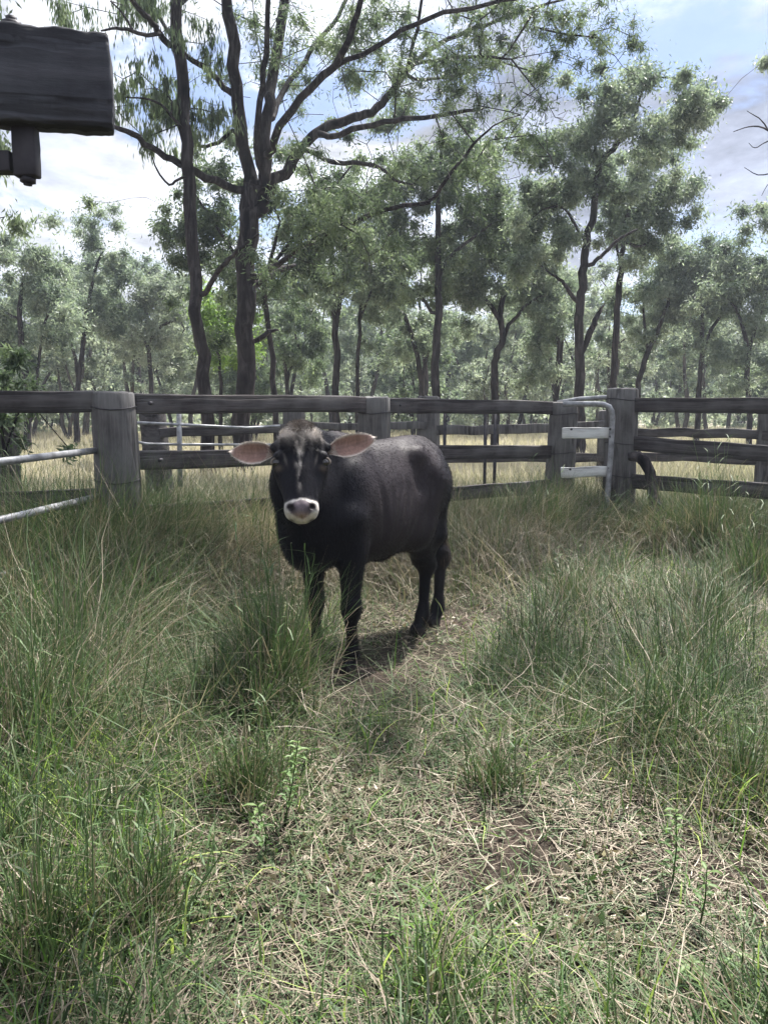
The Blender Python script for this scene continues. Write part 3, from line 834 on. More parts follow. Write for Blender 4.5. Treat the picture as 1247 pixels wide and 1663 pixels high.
# ears: cupped leaves, pink within and dark furred behind, part of the body mesh
EV, EF, EC = [], [], []
def ear(s, tip_uv, base_uv, dt):
    tipw = bl(at(tip_uv[0], tip_uv[1], dt)); b0 = hp(-.03, s * .112, -.115)
    ax = tipw - b0; L = np.linalg.norm(ax); ax /= L
    nrm = HD * .96 + np.array([0, 0, .20]); nrm = nrm - ax * (nrm @ ax); nrm /= np.linalg.norm(nrm)
    upv = np.cross(nrm, ax); upv = upv if upv[2] > 0 else -upv
    nt_, nu = 26, 17
    for layer in (0, 1):
        st = sum(len(v) for v in EV); rows = []
        cols = []
        for i in range(nt_ + 1):
            t = i / nt_
            w = .055 * (sin(pi * min(1, (t * .90 + .10)) ** 1.15) ** .70) * (1 if t < .999 else .15)
            w = max(w, .004) if t > .9 else w
            if t < .3: w = w * (.42 + .58 * t / .3)
            for j in range(nu):
                q = j / (nu - 1) * 2 - 1
                cup = -.048 * (1 - q * q) * (1 - .55 * t) * (w / .06)
                off = (.0035 if layer == 0 else -.0035) * (1 - q ** 8)
                lift = .012 * sin(pi * t) - .02 * t * t
                P = b0 + ax * (t * L) + upv * (q * w * (.92 if q > 0 else 1.08) + lift - .02 * sin(pi * t)) + nrm * (cup + off + .006 * sin(9 * t + 2 * q))
                rows.append(P)
                rim = float(smooth(abs(q), .82, .97))
                rim = max(rim, float(smooth(np.array(t), .90, .985)))
                if layer == 0:
                    vein = .5 + .5 * sin(q * 16 + t * 3)
                    c = np.array([.30, .19, .155]) * (1 - .22 * vein * (1 - abs(q))); c = c * (1 - .5 * (1 - min(1, t * 2.2)))  # inner colour darkened towards the base: painted shading of the cup
                    c = c * (1 - rim) + np.array([.58, .52, .46]) * rim
                else:
                    c = np.array([.035, .028, .027]) * (1 - rim) + np.array([.5, .44, .38]) * rim
                cols.append(c)
        EV.append(np.array(rows)); EC.append(np.array(cols))
        i = np.arange(nt_)[:, None] * nu; j = np.arange(nu - 1)[None, :]
        F = np.stack([i + j, i + j + 1, i + nu + j + 1, i + nu + j], -1).reshape(-1, 4) + st
        EF.append(F if layer == 0 else F[:, ::-1])
ear(1, (607, 704), None, 3.99)
ear(-1, (374, 727), None, 3.96)
nB = len(BV)
AV = np.concatenate([BV] + EV); AF = np.concatenate([BFc] + [f + nB for f in EF]); AC = np.concatenate([BC] + EC)

m, nt, out = mat_new('hide')
c = attr(nt, 'hide', 'Color')
n1 = ntex(nt, 60, 6, .7, stretch=(1, 1, .35), dist=.4); n2 = ntex(nt, 5, 5, .65)
c = mixrgb(nt, .55, c, ramp(nt, n1, [(.3, (.45, .45, .45)), (.7, (1.45, 1.42, 1.4))]), 'MULTIPLY')
c = mixrgb(nt, .45, c, ramp(nt, n2, [(.35, (.62, .62, .62)), (.65, (1.35, 1.32, 1.3))]), 'MULTIPLY')
p = principled(nt, out, c, .50, bump(nt, n1, .5, .007), .14)
p.inputs['Sheen Weight'].default_value = .015; p.inputs['Sheen Roughness'].default_value = .4
p.inputs['Sheen Tint'].default_value = (.9, .85, .95, 1)
M['hide'] = m
bull = empty('bull', tuple(BO)); bull.rotation_euler.z = atan2(BF[1], BF[0])
tag(bull, 'black brown young bull with white ringed muzzle and pink ears facing the viewer', 'bull')
bpy.context.view_layer.update()
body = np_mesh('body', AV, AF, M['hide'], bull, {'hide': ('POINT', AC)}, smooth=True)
# local frame: +X forward, +Y the bull's left
def uvs(name, c, r, mat, parent, R=None, nu=20, nv=14):
    th = np.linspace(0, pi, nv); ph = np.arange(nu) * 2 * pi / nu
    V = np.array([[sin(a) * cos(b), sin(a) * sin(b), cos(a)] for a in th for b in ph]) * np.asarray(r)
    if R is not None: V = V @ R.T
    i = np.arange(nv - 1)[:, None] * nu; j = np.arange(nu)[None, :]; k = (j + 1) % nu
    F = np.stack([i + j, i + nu + j, i + nu + k, i + k], -1).reshape(-1, 4)
    return np_mesh(name, V + np.asarray(c), F, mat, parent, smooth=True)
m, nt, out = mat_new('eye'); principled(nt, out, (.012, .008, .007), .08, None, .8); M['eye'] = m
m, nt, out = mat_new('eyelid'); principled(nt, out, (.16, .135, .115), .7, None, .3); M['lid'] = m
for s in (-1, 1):
    uvs('eye', hp(.066, s * .112, -.203), (.023, .024, .021), M['eye'], bull, RH)
    g = Geo(); P = []
    for a in np.linspace(-.15 * pi, 1.15 * pi, 12):
        P.append(hp(.066 + .016, s * .116, -.203) + RH @ np.array([-.012 * abs(cos(a)), cos(a) * .023, sin(a) * .020]))
    g.tube(P, [.002] + [.006] * 10 + [.002], 6); g.build('eyelid', M['lid'], bull, smooth=True)

# short coat: fine hairs over the hide, longer curls on forehead and poll, fringe on the ear rims, tail switch
def strands(name, P, Dn, L, wd, col, parent, mat, seg=2, droop=0.0, curl=0.0, seed=0):
    r = np.random.default_rng(seed); n = len(P)
    side = np.cross(Dn, r.normal(size=(n, 3))); side /= np.linalg.norm(side, axis=1)[:, None] + 1e-9
    cur = P.copy(); dirn = Dn.copy(); rows = []
    for k in range(seg + 1):
        ww = wd * (1 - k / seg * .85)
        rows += [cur - side * ww[:, None] / 2, cur + side * ww[:, None] / 2]
        dirn = dirn + np.array([0, 0, -droop]) + np.cross(dirn, side) * curl; dirn /= np.linalg.norm(dirn, axis=1)[:, None] + 1e-9
        cur = cur + dirn * (L / seg)[:, None]
    V = np.stack(rows, 1).reshape(-1, 3); m_ = 2 * (seg + 1)
    F = np.concatenate([np.stack([np.arange(n) * m_ + 2 * k, np.arange(n) * m_ + 2 * k + 1, np.arange(n) * m_ + 2 * k + 3, np.arange(n) * m_ + 2 * k + 2], -1) for k in range(seg)])
    return np_mesh(name, V, F, mat, parent, {'hide': ('POINT', np.repeat(col, m_, 0))})
m, nt, out = mat_new('hair'); principled(nt, out, attr(nt, 'hide', 'Color'), .65, None, .15); M['hair'] = m
rh = np.random.default_rng(3)
e1 = BV[BFc[:, 1]] - BV[BFc[:, 0]]; e2 = BV[BFc[:, 3]] - BV[BFc[:, 0]]
FN = np.cross(e1, e2); FN /= np.linalg.norm(FN, axis=1)[:, None] + 1e-12
FCn = BV[BFc].mean(1); FCc = BC[BFc[:, 0]]; hqf = (FCn - POLL) @ RH
sel = rh.choice(len(FCn), 110000)
notm = (hqf[sel][:, 2] > -.395) | (hqf[sel][:, 0] < .02) | (FCn[sel][:, 0] < .6); sel = sel[notm & (FCn[sel][:, 2] > .08)]
flow = np.where((FCn[sel][:, 0] > .62)[:, None], -HZa * .9, np.array([-.7, 0, -.6]))
dn = FN[sel] * .38 + flow * .8 + rh.normal(0, .18, (len(sel), 3)); dn /= np.linalg.norm(dn, axis=1)[:, None]
cc = FCc[sel] * rh.uniform(.5, 1.5, (len(sel), 1))
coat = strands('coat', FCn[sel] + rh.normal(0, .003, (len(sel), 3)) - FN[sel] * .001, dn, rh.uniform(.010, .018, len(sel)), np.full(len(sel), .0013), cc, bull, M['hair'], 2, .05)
coat['kind'] = 'stuff'
# curls
f = np.where((hqf[:, 2] > -.16) & (hqf[:, 0] > -.06) & (np.abs(hqf[:, 1]) < .095) & (hqf[:, 2] < .05))[0]
sel = rh.choice(f, 9000)
dn = FN[sel] * .5 + np.stack([np.sin(hqf[sel][:, 1] * 90), np.cos(hqf[sel][:, 2] * 110), -np.ones(len(sel)) * .5], -1) @ RH.T * .7 + rh.normal(0, .2, (len(sel), 3))
dn /= np.linalg.norm(dn, axis=1)[:, None]
strands('forelock', FCn[sel], dn, rh.uniform(.012, .03, len(sel)), np.full(len(sel), .0016), FCc[sel] * rh.uniform(.6, 1.5, (len(sel), 1)), bull, M['hair'], 4, .1, .7, 5)
f = np.where((hqf[:, 2] > -.05) & (np.abs(hqf[:, 1]) < .055) & (hqf[:, 0] > -.1))[0]
sel = rh.choice(f, 2500); dn = FN[sel] * .8 + rh.normal(0, .3, (len(sel), 3)); dn /= np.linalg.norm(dn, axis=1)[:, None]
strands('poll_tuft', FCn[sel], dn, rh.uniform(.015, .03, len(sel)), np.full(len(sel), .0018), np.tile([.05, .036, .028], (len(sel), 1)) * rh.uniform(.5, 1.7, (len(sel), 1)), bull, M['hair'], 4, .35, .3, 6)
# fringe on the ears
ep = []
for k in (0, 2):
    A = EV[k].reshape(27, 17, 3); C = (A[:, 0] + A[:, -1]) / 2
    for j in (0, 16):
        for i in range(2, 27):
            for q in range(14):
                p_ = A[i, j] + (A[min(i + 1, 26), j] - A[i, j]) * rh.uniform(); ep.append((p_, (A[i, j] - C[i]) * 8 + (A[min(i + 1, 26), j] - A[i - 1, j]) * 18))
        for q in range(500): ep.append((A[0, 8] + (A[6, 8 + rh.integers(-6, 6)] - A[0, 8]) * rh.uniform(), (A[8, 8] - A[0, 8]) * 4 + HD * .25 + rh.normal(0, .25, 3)))
P_ = np.array([q[0] for q in ep]); Dn_ = np.array([q[1] for q in ep]) + rh.normal(0, .15, (len(ep), 3)); Dn_ /= np.linalg.norm(Dn_, axis=1)[:, None] + 1e-9
strands('ear_fringe', P_, Dn_, rh.uniform(.006, .014, len(ep)), np.full(len(ep), .0011), np.tile([.62, .55, .48], (len(ep), 1)) * rh.uniform(.5, 1.2, (len(ep), 1)), bull, M['hair'], 2)
n = 700; P_ = np.array(tail[4]) + rh.normal(0, .012, (n, 3)) + np.array([0, 0, .06]) * rh.uniform(0, 1, (n, 1)); Dn_ = np.array([-.05, 0, -1.0]) + rh.normal(0, .10, (n, 3))
strands('tail_switch', P_, Dn_ / np.linalg.norm(Dn_, axis=1)[:, None], rh.uniform(.16, .30, n), np.full(n, .003), np.tile([.12, .09, .065], (n, 1)) * rh.uniform(.4, 1.5, (n, 1)), bull, M['hair'], 4, .1)
# ------------------------------------------------------------------ trees
def ease_path(a, b, n, rng, bend=.12, da=None):
    """a gently kinked path a->b that leaves a along direction da"""
    a, b = np.asarray(a, float), np.asarray(b, float); L = np.linalg.norm(b - a)
    d1 = (b - a) / (L + 1e-9)
    if da is not None: d1 = d1 * .6 + da * .4 + np.array([0, 0, .15])
    c = a + d1 * L * .5
    t = np.linspace(0, 1, n + 1)[1:, None]
    P = (1 - t) ** 2 * a + 2 * t * (1 - t) * c + t * t * b
    if n > 1: P[:-1] += rng.normal(0, L * bend / n, P[:-1].shape)
    return P
class Tree:
    def __init__(s, seed):
        s.rng = np.random.default_rng(seed); s.P = []; s.par = []; s.R0 = []; s.attr = []
    def limb(s, pts, r, base=None, sub=3, jit=.02):
        """explicit limb through world points with radii; base None = root, else joins the nearest node"""
        pts = [np.asarray(p, float) for p in pts]; r = np.interp(np.linspace(0, 1, len(pts)), np.linspace(0, 1, len(np.atleast_1d(r))), np.atleast_1d(r))
        if base is None and s.P:
            A = np.array(s.P); k = int(np.argmin(((A - pts[0]) ** 2).sum(1))); par = k; start = 0
        elif base is None: par = -1; start = 0
        # Catmull-Rom through the points
        Q = [2 * pts[0] - pts[1]] + pts + [2 * pts[-1] - pts[-2]]
        out = []; rr = []
        for i in range(1, len(Q) - 2):
            for t in np.arange(sub) / sub:
                p = .5 * (2 * Q[i] + (Q[i + 1] - Q[i - 1]) * t + (2 * Q[i - 1] - 5 * Q[i] + 4 * Q[i + 1] - Q[i + 2]) * t * t + (3 * Q[i] - Q[i - 1] - 3 * Q[i + 1] + Q[i + 2]) * t ** 3)
                ra = r[i - 1] + (r[i] - r[i - 1]) * t
                out.append(p + s.rng.normal(0, jit * (.3 if t == 0 else 1) * min(1, ra * 6), 3)); rr.append(ra)
        out.append(pts[-1]); rr.append(r[-1])
        if par >= 0:
            j = s.P[par]
            if np.linalg.norm(out[0] - j) < .8: out = out[1:]; rr = rr[1:]
        for p, ra in zip(out, rr):
            s.P.append(p); s.par.append(par); s.R0.append(ra); par = len(s.P) - 1
        return par
    def grow(s, A, kink=.14, zup=.0, minnode=1, seg=.45):
        """join every attractor point to the skeleton, nearest first"""
        A = np.asarray(A, float)
        if not len(A): return []
        N = np.array(s.P); d = np.array([np.sqrt(((N - a) ** 2).sum(1)).min() for a in A]); order = np.argsort(d)
        cap = len(N) + len(A) * 14; B = np.zeros((cap, 3)); B[:len(N)] = N; n = len(N); tips = []
        gen = [0] * n
        pen = np.zeros(cap); pen[:n] = .0
        R0 = np.array(s.R0); pen[:n] = np.where(R0 > .08, .25, 0.0)
        for i in order:
            a = A[i]; D2 = np.sqrt(((B[:n] - a) ** 2).sum(1)); D2 = D2 + pen[:n] + .35 * np.maximum(B[:n, 2] - a[2] - .2, 0)
            k = int(np.argmin(D2)); p0 = B[k]; L = np.linalg.norm(a - p0); m = int(np.clip(L / seg, 1, 9))
            da = None
            if s.par[k] >= 0: da = p0 - np.array(s.P[s.par[k]]); da = da / (np.linalg.norm(da) + 1e-9)
            path = ease_path(p0, a, m, s.rng, kink, da); par = k
            for q in path:
                if n >= cap: break
                s.P.append(q); s.par.append(par); s.R0.append(0.0); B[n] = q; pen[n] = 0; par = n; n += 1
            tips.append(par)
        return tips
    def mesh(s, name, mat, parent, loc, tip=.006, ex=2.3, rmin=0.0, sides=(10, 7, 5, 3), rough=.06, flare=.25):
        n = len(s.P); P = np.array(s.P) - loc; par = np.array(s.par); R = np.zeros(n); acc = np.zeros(n)
        for i in range(n - 1, -1, -1):
            r = max(acc[i] ** (1 / ex), tip) if s.R0[i] == 0 else s.R0[i]
            R[i] = r
            if par[i] >= 0: acc[par[i]] += min(r, 9) ** ex
        for i in range(n):
            if par[i] >= 0: R[i] = min(R[i], R[par[i]] * (.97 if s.R0[i] == 0 else 1.6))
        ch = [[] for _ in range(n)]
        for i in range(n):
            if par[i] >= 0: ch[par[i]].append(i)
        s.R = R
        g = Geo(); rng = s.rng
        st = [i for i in range(n) if par[i] < 0]; stack = [(i, None) for i in st]
        while stack:
            i, p = stack.pop(); chain = ([p] if p is not None else []) + [i]
            while ch[i]:
                c = sorted(ch[i], key=lambda q: -(R[q] + (s.R0[q] > 0) * .01)); stack += [(q, i) for q in c[1:]]; i = c[0]; chain.append(i)
            rr = R[chain].copy()
            if p is not None: rr[0] = min(rr[0], rr[1] * 1.25)
            if rr.max() < rmin or len(chain) < 2: continue
            pp = P[chain]
            if p is None:
                hgt = pp[:, 2] - pp[0, 2]; rr = rr * (1 + flare * np.exp(-hgt / .35))
            m_ = rr.max(); sd_ = sides[0] if m_ > .09 else sides[1] if m_ > .04 else sides[2] if m_ > .014 else sides[3]
            g.tube(pp, rr, sd_, cap=m_ > .03, rough=rough if m_ > .03 else 0, rng=rng)
        return g.build(name, mat, parent, smooth=True)

def leaves(name, C, R, n, size, mat, parent, loc, rng, hang=.7, tone=None, flat=.8, droop=0.0, aspect=.22):
    """leaf-sized rhombs scattered round clump centres C with spread R"""
    C = np.asarray(C, float); k = rng.integers(0, len(C), n)
    off = rng.normal(0, 1, (n, 3)); off *= (np.abs(rng.normal(0, .55, n)) / (np.linalg.norm(off, axis=1) + 1e-9))[:, None]
    off[:, 2] *= flat
    R = np.broadcast_to(np.asarray(R, float), (len(C),))
    P = C[k] + off * R[k][:, None] - np.array([0, 0, 1.0]) * droop * np.abs(rng.normal(0, 1, (n, 1)))
    ax = rng.normal(0, 1, (n, 3)); ax /= np.linalg.norm(ax, axis=1)[:, None]
    ax = ax * (1 - hang) + np.array([0, 0, -1.0]) * hang; ax /= np.linalg.norm(ax, axis=1)[:, None]
    sd_ = np.cross(ax, rng.normal(0, 1, (n, 3))); sd_ /= np.linalg.norm(sd_, axis=1)[:, None] + 1e-9
    L = size * rng.uniform(.6, 1.35, n); w = L * aspect * rng.uniform(.7, 1.3, n)
    nr = np.cross(ax, sd_)
    bend = nr * (L * rng.uniform(-.18, .18, n))[:, None]
    V = np.stack([P, P + ax * (L * .45)[:, None] + sd_ * (w / 2)[:, None] + bend, P + ax * L[:, None], P + ax * (L * .45)[:, None] - sd_ * (w / 2)[:, None] + bend], 1).reshape(-1, 3) - loc
    F = np.arange(n * 4).reshape(-1, 4)
    ct = rng.uniform(.1, .85, len(C)) if tone is None else np.clip(tone + rng.normal(0, .12, len(C)), 0, 1)
    t = np.clip(ct[k] + rng.normal(0, .16, n), 0, 1)
    return np_mesh(name, V, F, mat, parent, {'t': ('FACE', t)})

def lobe_points(lobes, d, n_per, rng, shell=.35, depthf=.9):
    """lobes (u, v, ru, rv[, dd]) in photo pixels at distance d -> clump centres"""
    C = []
    for lb in lobes:
        u, v, ru, rv = lb[:4]; dd = d + (lb[4] if len(lb) > 4 else 0); c = at(u, v, dd); px = dd / FX
        rx, rz = ru * px, rv * px; ry = max(rx, rz) * depthf; c = c + np.array([0, .35 * ry, 0])
        n = max(3, int(n_per * (rx * rz * ry) ** (2 / 3) ))
        q = rng.normal(0, 1, (n, 3)); q /= np.linalg.norm(q, axis=1)[:, None]; q *= (rng.uniform(0, 1, (n, 1)) ** shell)
        C.append(c + q * np.array([rx, ry, rz]))
    return np.concatenate(C)

SUNV = np.array(sd)
# openings cut in the canopy to put sun patches on yard and bull (ground points and radii)
GAPS = [(*gp(1010, 1045), 0, .60), (*gp(800, 1010), 0, .42), (*at(650, 710, 4.9), .40), (*at(560, 700, 4.4), .30), (*at(488, 700, 3.9), .30), (*gp(60, 1230), 0, .40), (*gp(40, 1420), 0, .32), (*gp(560, 1400), 0, .30),
        (*gp(1150, 1230), 0, .30), (*gp(1190, 1500), 0, .25), (*gp(840, 1300), 0, .20), (*gp(230, 1330), 0, .22), (*gp(330, 960), 0, .45), (*gp(1170, 960), 0, .4), (*gp(700, 1560), 0, .16), (*gp(300, 1500), 0, .16)]
def canopy_filter(C, pad=.34):
    pad = pad + np.random.default_rng(len(C)).uniform(-.22, .12, len(C))
    keep = np.ones(len(C), bool)
    for (x, y, z, r) in GAPS:
        q = C - np.array([x, y, z]); q = q - np.outer(q @ SUNV, SUNV); keep &= (np.linalg.norm(q, axis=1) > r + pad)
    return C[keep]
def key_tree(name, label, cat, d, trunks, lobes, seed, leafn=16000, lsize=.13, leafmat='leaf_grey', barkm='bark_dark', npl=7, cr=.42, hang=.6, tip=.006, group=None, droop=0.05, extra_world=None, aspect=.24, kink=.14, bare=0):
    t = Tree(seed); px = d / FX
    u0, v0 = trunks[0][0][0]
    base = at(u0, v0, d); g0 = np.array([base[0], d, float(ground_h(base[0], d)) - .15])
    first = True
    for pts, rad in trunks:
        W_ = []
        for p in pts:
            dd = d + (p[2] if len(p) > 2 else 0); W_.append(at(p[0], p[1], dd))
        if first: W_ = [g0] + [w for w in W_ if w[2] > g0[2] + .4]; first = False
        t.limb(W_, [r * px for r in rad], jit=.05)
    C = lobe_points(lobes, d, npl, t.rng) if lobes else np.zeros((0, 3))
    if len(C):
        C = C + t.rng.normal(0, .30, C.shape); m_ = len(C) // 4; C = np.vstack([C, C[t.rng.integers(0, len(C), m_)] + t.rng.normal(0, .75, (m_, 3))])
    if extra_world is not None: C = np.vstack([C, extra_world]) if len(C) else extra_world
    root = empty(name, tuple(g0)); tag(root, label, cat, group)
    if len(C): C = canopy_filter(C)
    if len(C):
        t.grow(C, kink)
        if bare: t.grow(C[t.rng.integers(0, len(C), bare)] + t.rng.normal(0, .7, (bare, 3)), .22, seg=.3)
        # a few extra twigs inside each clump
        tw = C[t.rng.integers(0, len(C), len(C))] + t.rng.normal(0, cr * .55, (len(C), 3)); tw = canopy_filter(tw, .22); t.grow(tw, kink)
        C2 = np.vstack([C, tw])
    t.mesh('trunk', M[barkm], root, g0, tip=tip)
    if len(C) and leafn:
        leaves('crown', C2, t.rng.uniform(.6, 1.3, len(C2)) * cr, leafn, lsize, M[leafmat], root, g0, t.rng, hang, droop=droop, aspect=aspect)
    return root, t

# --- the tall forked ironbark, close behind the yard
T1 = [
 ([(398, 760), (398, 640), (400, 560), (403, 480), (405, 380), (409, 310)], [17, 15.5, 14.5, 15, 15.5, 15]),
 ([(409, 310), (394, 235), (385, 140, -.2), (376, 40, -.3), (366, -20, -.5), (355, -150, -1)], [11, 10, 9.5, 9, 8, 5]),
 ([(411, 320), (428, 285), (432, 192), (442, 130, .3), (452, 60, .5), (464, -20, .6), (480, -160, 1)], [11, 10, 9, 8.5, 8, 7, 4]),
 ([(424, 290), (417, 216, -.3), (428, 140, -.6), (434, 60, -1), (440, -60, -1.5)], [5, 5, 4.5, 4, 3]),
 ([(432, 262), (446, 226, -.4), (487, 160, -1.0), (525, 122, -1.3), (550, 95, -1.6), (574, 40, -2.0), (590, -20, -2.4), (600, -100, -3)], [6.5, 6, 5.5, 5.5, 5, 4, 3.5, 2.5]),
 ([(440, 205), (450, 168, .6), (484, 115, 1.2), (512, 72, 1.6), (540, 40, 2), (568, -10, 2.4), (600, -70, 3)], [5, 5, 4.5, 4, 3.6, 3, 2]),
 ([(415, 345), (440, 310, .2), (470, 272, .4), (490, 240, .5), (513, 217, .6), (550, 200, .8), (585, 188, .9), (612, 175, 1.0), (633, 152, 1.1), (650, 125, 1.2), (672, 103, 1.3), (712, 72, 1.5), (760, 50, 1.7), (805, 34, 1.9), (870, 12, 2.2), (930, -5, 2.4)], [10, 9.5, 9, 8.2, 7.6, 7.4, 7, 6.6, 6, 5, 4.6, 4, 3.6, 3, 2.4, 1.6]),
 ([(520, 216, .6), (540, 222, .2), (590, 207, 0), (640, 197, -.2), (690, 191, -.4), (740, 184, -.5), (785, 176, -.6)], [5, 5, 4.5, 4, 3.5, 3, 1.6]),
 ([(408, 455), (440, 436, -.4), (470, 415, -.8), (520, 385, -1.3), (560, 366, -1.6), (600, 350, -1.9), (640, 338, -2.2), (690, 330, -2.5), (704, 322, -2.6), (722, 296, -2.8), (748, 262, -3.0), (770, 232, -3.2), (800, 205, -3.4)], [5, 4.6, 4, 3.6, 3.4, 3.4, 3.2, 3, 2.6, 2.4, 2.2, 1.8, 1]),
 ([(500, 240, .5), (540, 263, -.4), (590, 266, -.9), (620, 275, -1.1), (640, 292, -1.3), (670, 300, -1.5)], [3, 3.6, 3.2, 2.6, 2, 1.2]),
 ([(402, 318), (365, 300, -.3), (320, 279, -.9), (280, 258, -1.1), (248, 240, -1.3), (215, 217, -1.5), (186, 206, -1.7), (150, 214, -1.8)], [6, 6, 5.5, 5, 4.5, 4, 3, 1.6]),
 ([(396, 236), (378, 212, -.2), (362, 226, -.3), (335, 238, -.4), (312, 234, -.5)], [3.4, 3.2, 3, 2.6, 2]),
 ([(386, 168), (372, 148, -.2), (344, 120, -.4), (322, 103, -.6), (303, 91, -.8), (285, 70, -1)], [5, 4.8, 4.5, 4, 3.5, 3]),
 ([(640, 140, 1.1), (660, 118, .8), (668, 80, .5), (680, 30, .2), (690, -40, 0)], [4, 3.6, 3.2, 2.6, 2]),
 ([(672, 104, 1.3), (720, 96, .6), (780, 92, 0), (830, 96, -.4)], [3.4, 3, 2.4, 1.5]),
 ([(660, 128, 1.2), (700, 128, 1.9), (760, 118, 2.4), (800, 104, 2.8)], [3, 2.6, 2.2, 1.4]),
 ([(550, 98, -1.5), (590, 88, -1.6), (650, 50, -1.8), (720, 20, -2.1), (790, 8, -2.4), (860, -10, -2.7)], [3.6, 3.4, 3.2, 3, 2.6, 2]),
 ([(405, 560), (425, 548, -.2), (440, 538, -.3), (452, 536, -.4)], [4, 4, 3.4, 1.5]),
 ([(404, 470), (428, 455, .3), (450, 440, .7), (480, 430, 1)], [6, 6, 5, 2.5]),
]
rT = np.random.default_rng(77)
# overhead crown beyond the top of the frame (shades the yard)
ex = []
for (cx, cy, cz, rx, ry, rz, n) in ((-2.5, 15, 13.5, 3.4, 3, 2.0, 20), (1.8, 14.5, 14, 3.4, 3.2, 2.2, 22), (-5.4, 13.5, 12.0, 2.6, 2.4, 1.6, 13), (4.6, 14.0, 12.3, 2.8, 2.4, 1.6, 15),
                            (-1.2, 11.5, 13.0, 2.8, 2.4, 1.4, 14), (2.6, 11.5, 13.0, 2.6, 2.2, 1.4, 13), (-4.0, 10.5, 11.8, 2.2, 2.0, 1.2, 9)):
    q = rT.normal(0, 1, (n, 3)); q /= np.linalg.norm(q, axis=1)[:, None]; q *= rT.uniform(.2, 1, (n, 1)) ** .4
    ex.append(np.array([cx, cy, cz]) + q * np.array([rx, ry, rz]))
ex = np.vstack(ex)
big, bt = key_tree('ironbark_tree', 'tallest dark ironbark tree with thick forked trunk and long limb reaching right above the bull', 'tree', 16.0, T1,
    [(520, 60, 60, 50), (640, 35, 60, 38), (700, 80, 50, 34), (760, 30, 60, 38), (830, 25, 55, 36), (880, 45, 55, 34), (930, 25, 50, 28), (975, 30, 28, 20), (850, 75, 45, 26),
     (790, 110, 45, 30), (830, 160, 34, 28), (760, 165, 50, 28, -.8), (700, 190, 50, 26, -.6), (800, 215, 42, 34, -3), (640, 130, 34, 26), (560, 30, 40, 30), (460, 40, 30, 30), (410, 60, 28, 50), (610, 85, 30, 24),
     (690, 255, 26, 22, -1.4), (780, 255, 34, 30, -3), (480, 375, 55, 45, -2.5), (545, 330, 55, 45, -2.5), (540, 405, 45, 36, -2.6), (455, 300, 26, 30, -2.2), (590, 300, 30, 24, -2.5), (440, 440, 30, 30, -1.5)],
    5, leafn=80000, lsize=.115, leafmat='leaf_green', npl=17, cr=.40, hang=.42, droop=.05, extra_world=ex, aspect=.17, kink=.16, bare=420)

# --- the slimmer leaning trunk to its left
T2 = [
 ([(338, 770), (333, 640), (326, 560), (320, 480), (313, 400), (307, 300), (300, 200), (293, 100), (287, 0), (282, -90), (276, -200)], [11.5, 10.5, 10, 9.5, 9.5, 9.5, 9.5, 9, 8.5, 7, 4]),
 ([(296, 90), (281, 74, -.2), (262, 55, -.5), (248, 38, -.8), (225, 12, -1.2), (195, -20, -1.6), (150, -60, -2)], [5, 5, 4.6, 4.2, 3.6, 3, 2]),
 ([(292, 75), (278, 56, .2), (262, 32, .5), (245, 12, .8), (220, -30, 1.2)], [3.6, 3.4, 3, 2.6, 2]),
 ([(262, 56, -.5), (240, 58, -.9), (215, 50, -1.3), (190, 46, -1.6), (165, 50, -1.9)], [3, 2.8, 2.5, 2, 1.2]),
 ([(222, 58, -1), (212, 42, -1), (200, 22, -1), (180, 2, -1)], [2, 1.8, 1.6, 1]),
 ([(322, 482), (338, 470, -.3), (352, 445, -.6), (368, 426, -.8), (386, 408, -1), (420, 380, -1.3)], [4.5, 4.4, 4, 3.5, 3, 1.6]),
 ([(303, 215), (285, 195, -.3), (262, 170, -.6), (235, 160, -.8), (205, 158, -1)], [2.4, 2.2, 1.8, 1.5, 1]),
 ([(288, 20), (300, 0, .3), (320, -30, .6), (345, -70, 1)], [4, 4, 3.4, 2]),
 ([(306, 285), (290, 292, -.3), (275, 300, -.5), (255, 275, -.8), (248, 255, -1)], [2.4, 2, 1.8, 1.4, .9]),
]
ex2 = []
for (cx, cy, cz, rx, ry, rz, n) in ((-4.6, 14.0, 12.2, 1.8, 1.8, 1.4, 14), (-2.8, 13.0, 13.8, 1.6, 1.6, 1.2, 10), (-6.0, 13.0, 10.4, 1.6, 1.6, 1.0, 8)):
    q = rT.normal(0, 1, (n, 3)); q /= np.linalg.norm(q, axis=1)[:, None]; q *= rT.uniform(.2, 1, (n, 1)) ** .4
    ex2.append(np.array([cx, cy, cz]) + q * np.array([rx, ry, rz]))
t2, _ = key_tree('ironbark_tree', 'slim leaning dark tree just left of the forked ironbark, with hanging leaf sprays', 'tree', 15.0, T2,
    [(240, 120, 34, 34), (215, 90, 28, 26), (255, 165, 26, 22), (170, 32, 32, 18), (325, 60, 22, 26), (330, 195, 20, 16), (215, 150, 20, 20), (140, 10, 24, 14), (225, 185, 20, 14), (345, 150, 14, 16), (240, 5, 24, 14)],
    6, leafn=13000, lsize=.16, leafmat='leaf_green', npl=15, cr=.30, hang=.78, droop=.10, extra_world=np.vstack(ex2), aspect=.15)

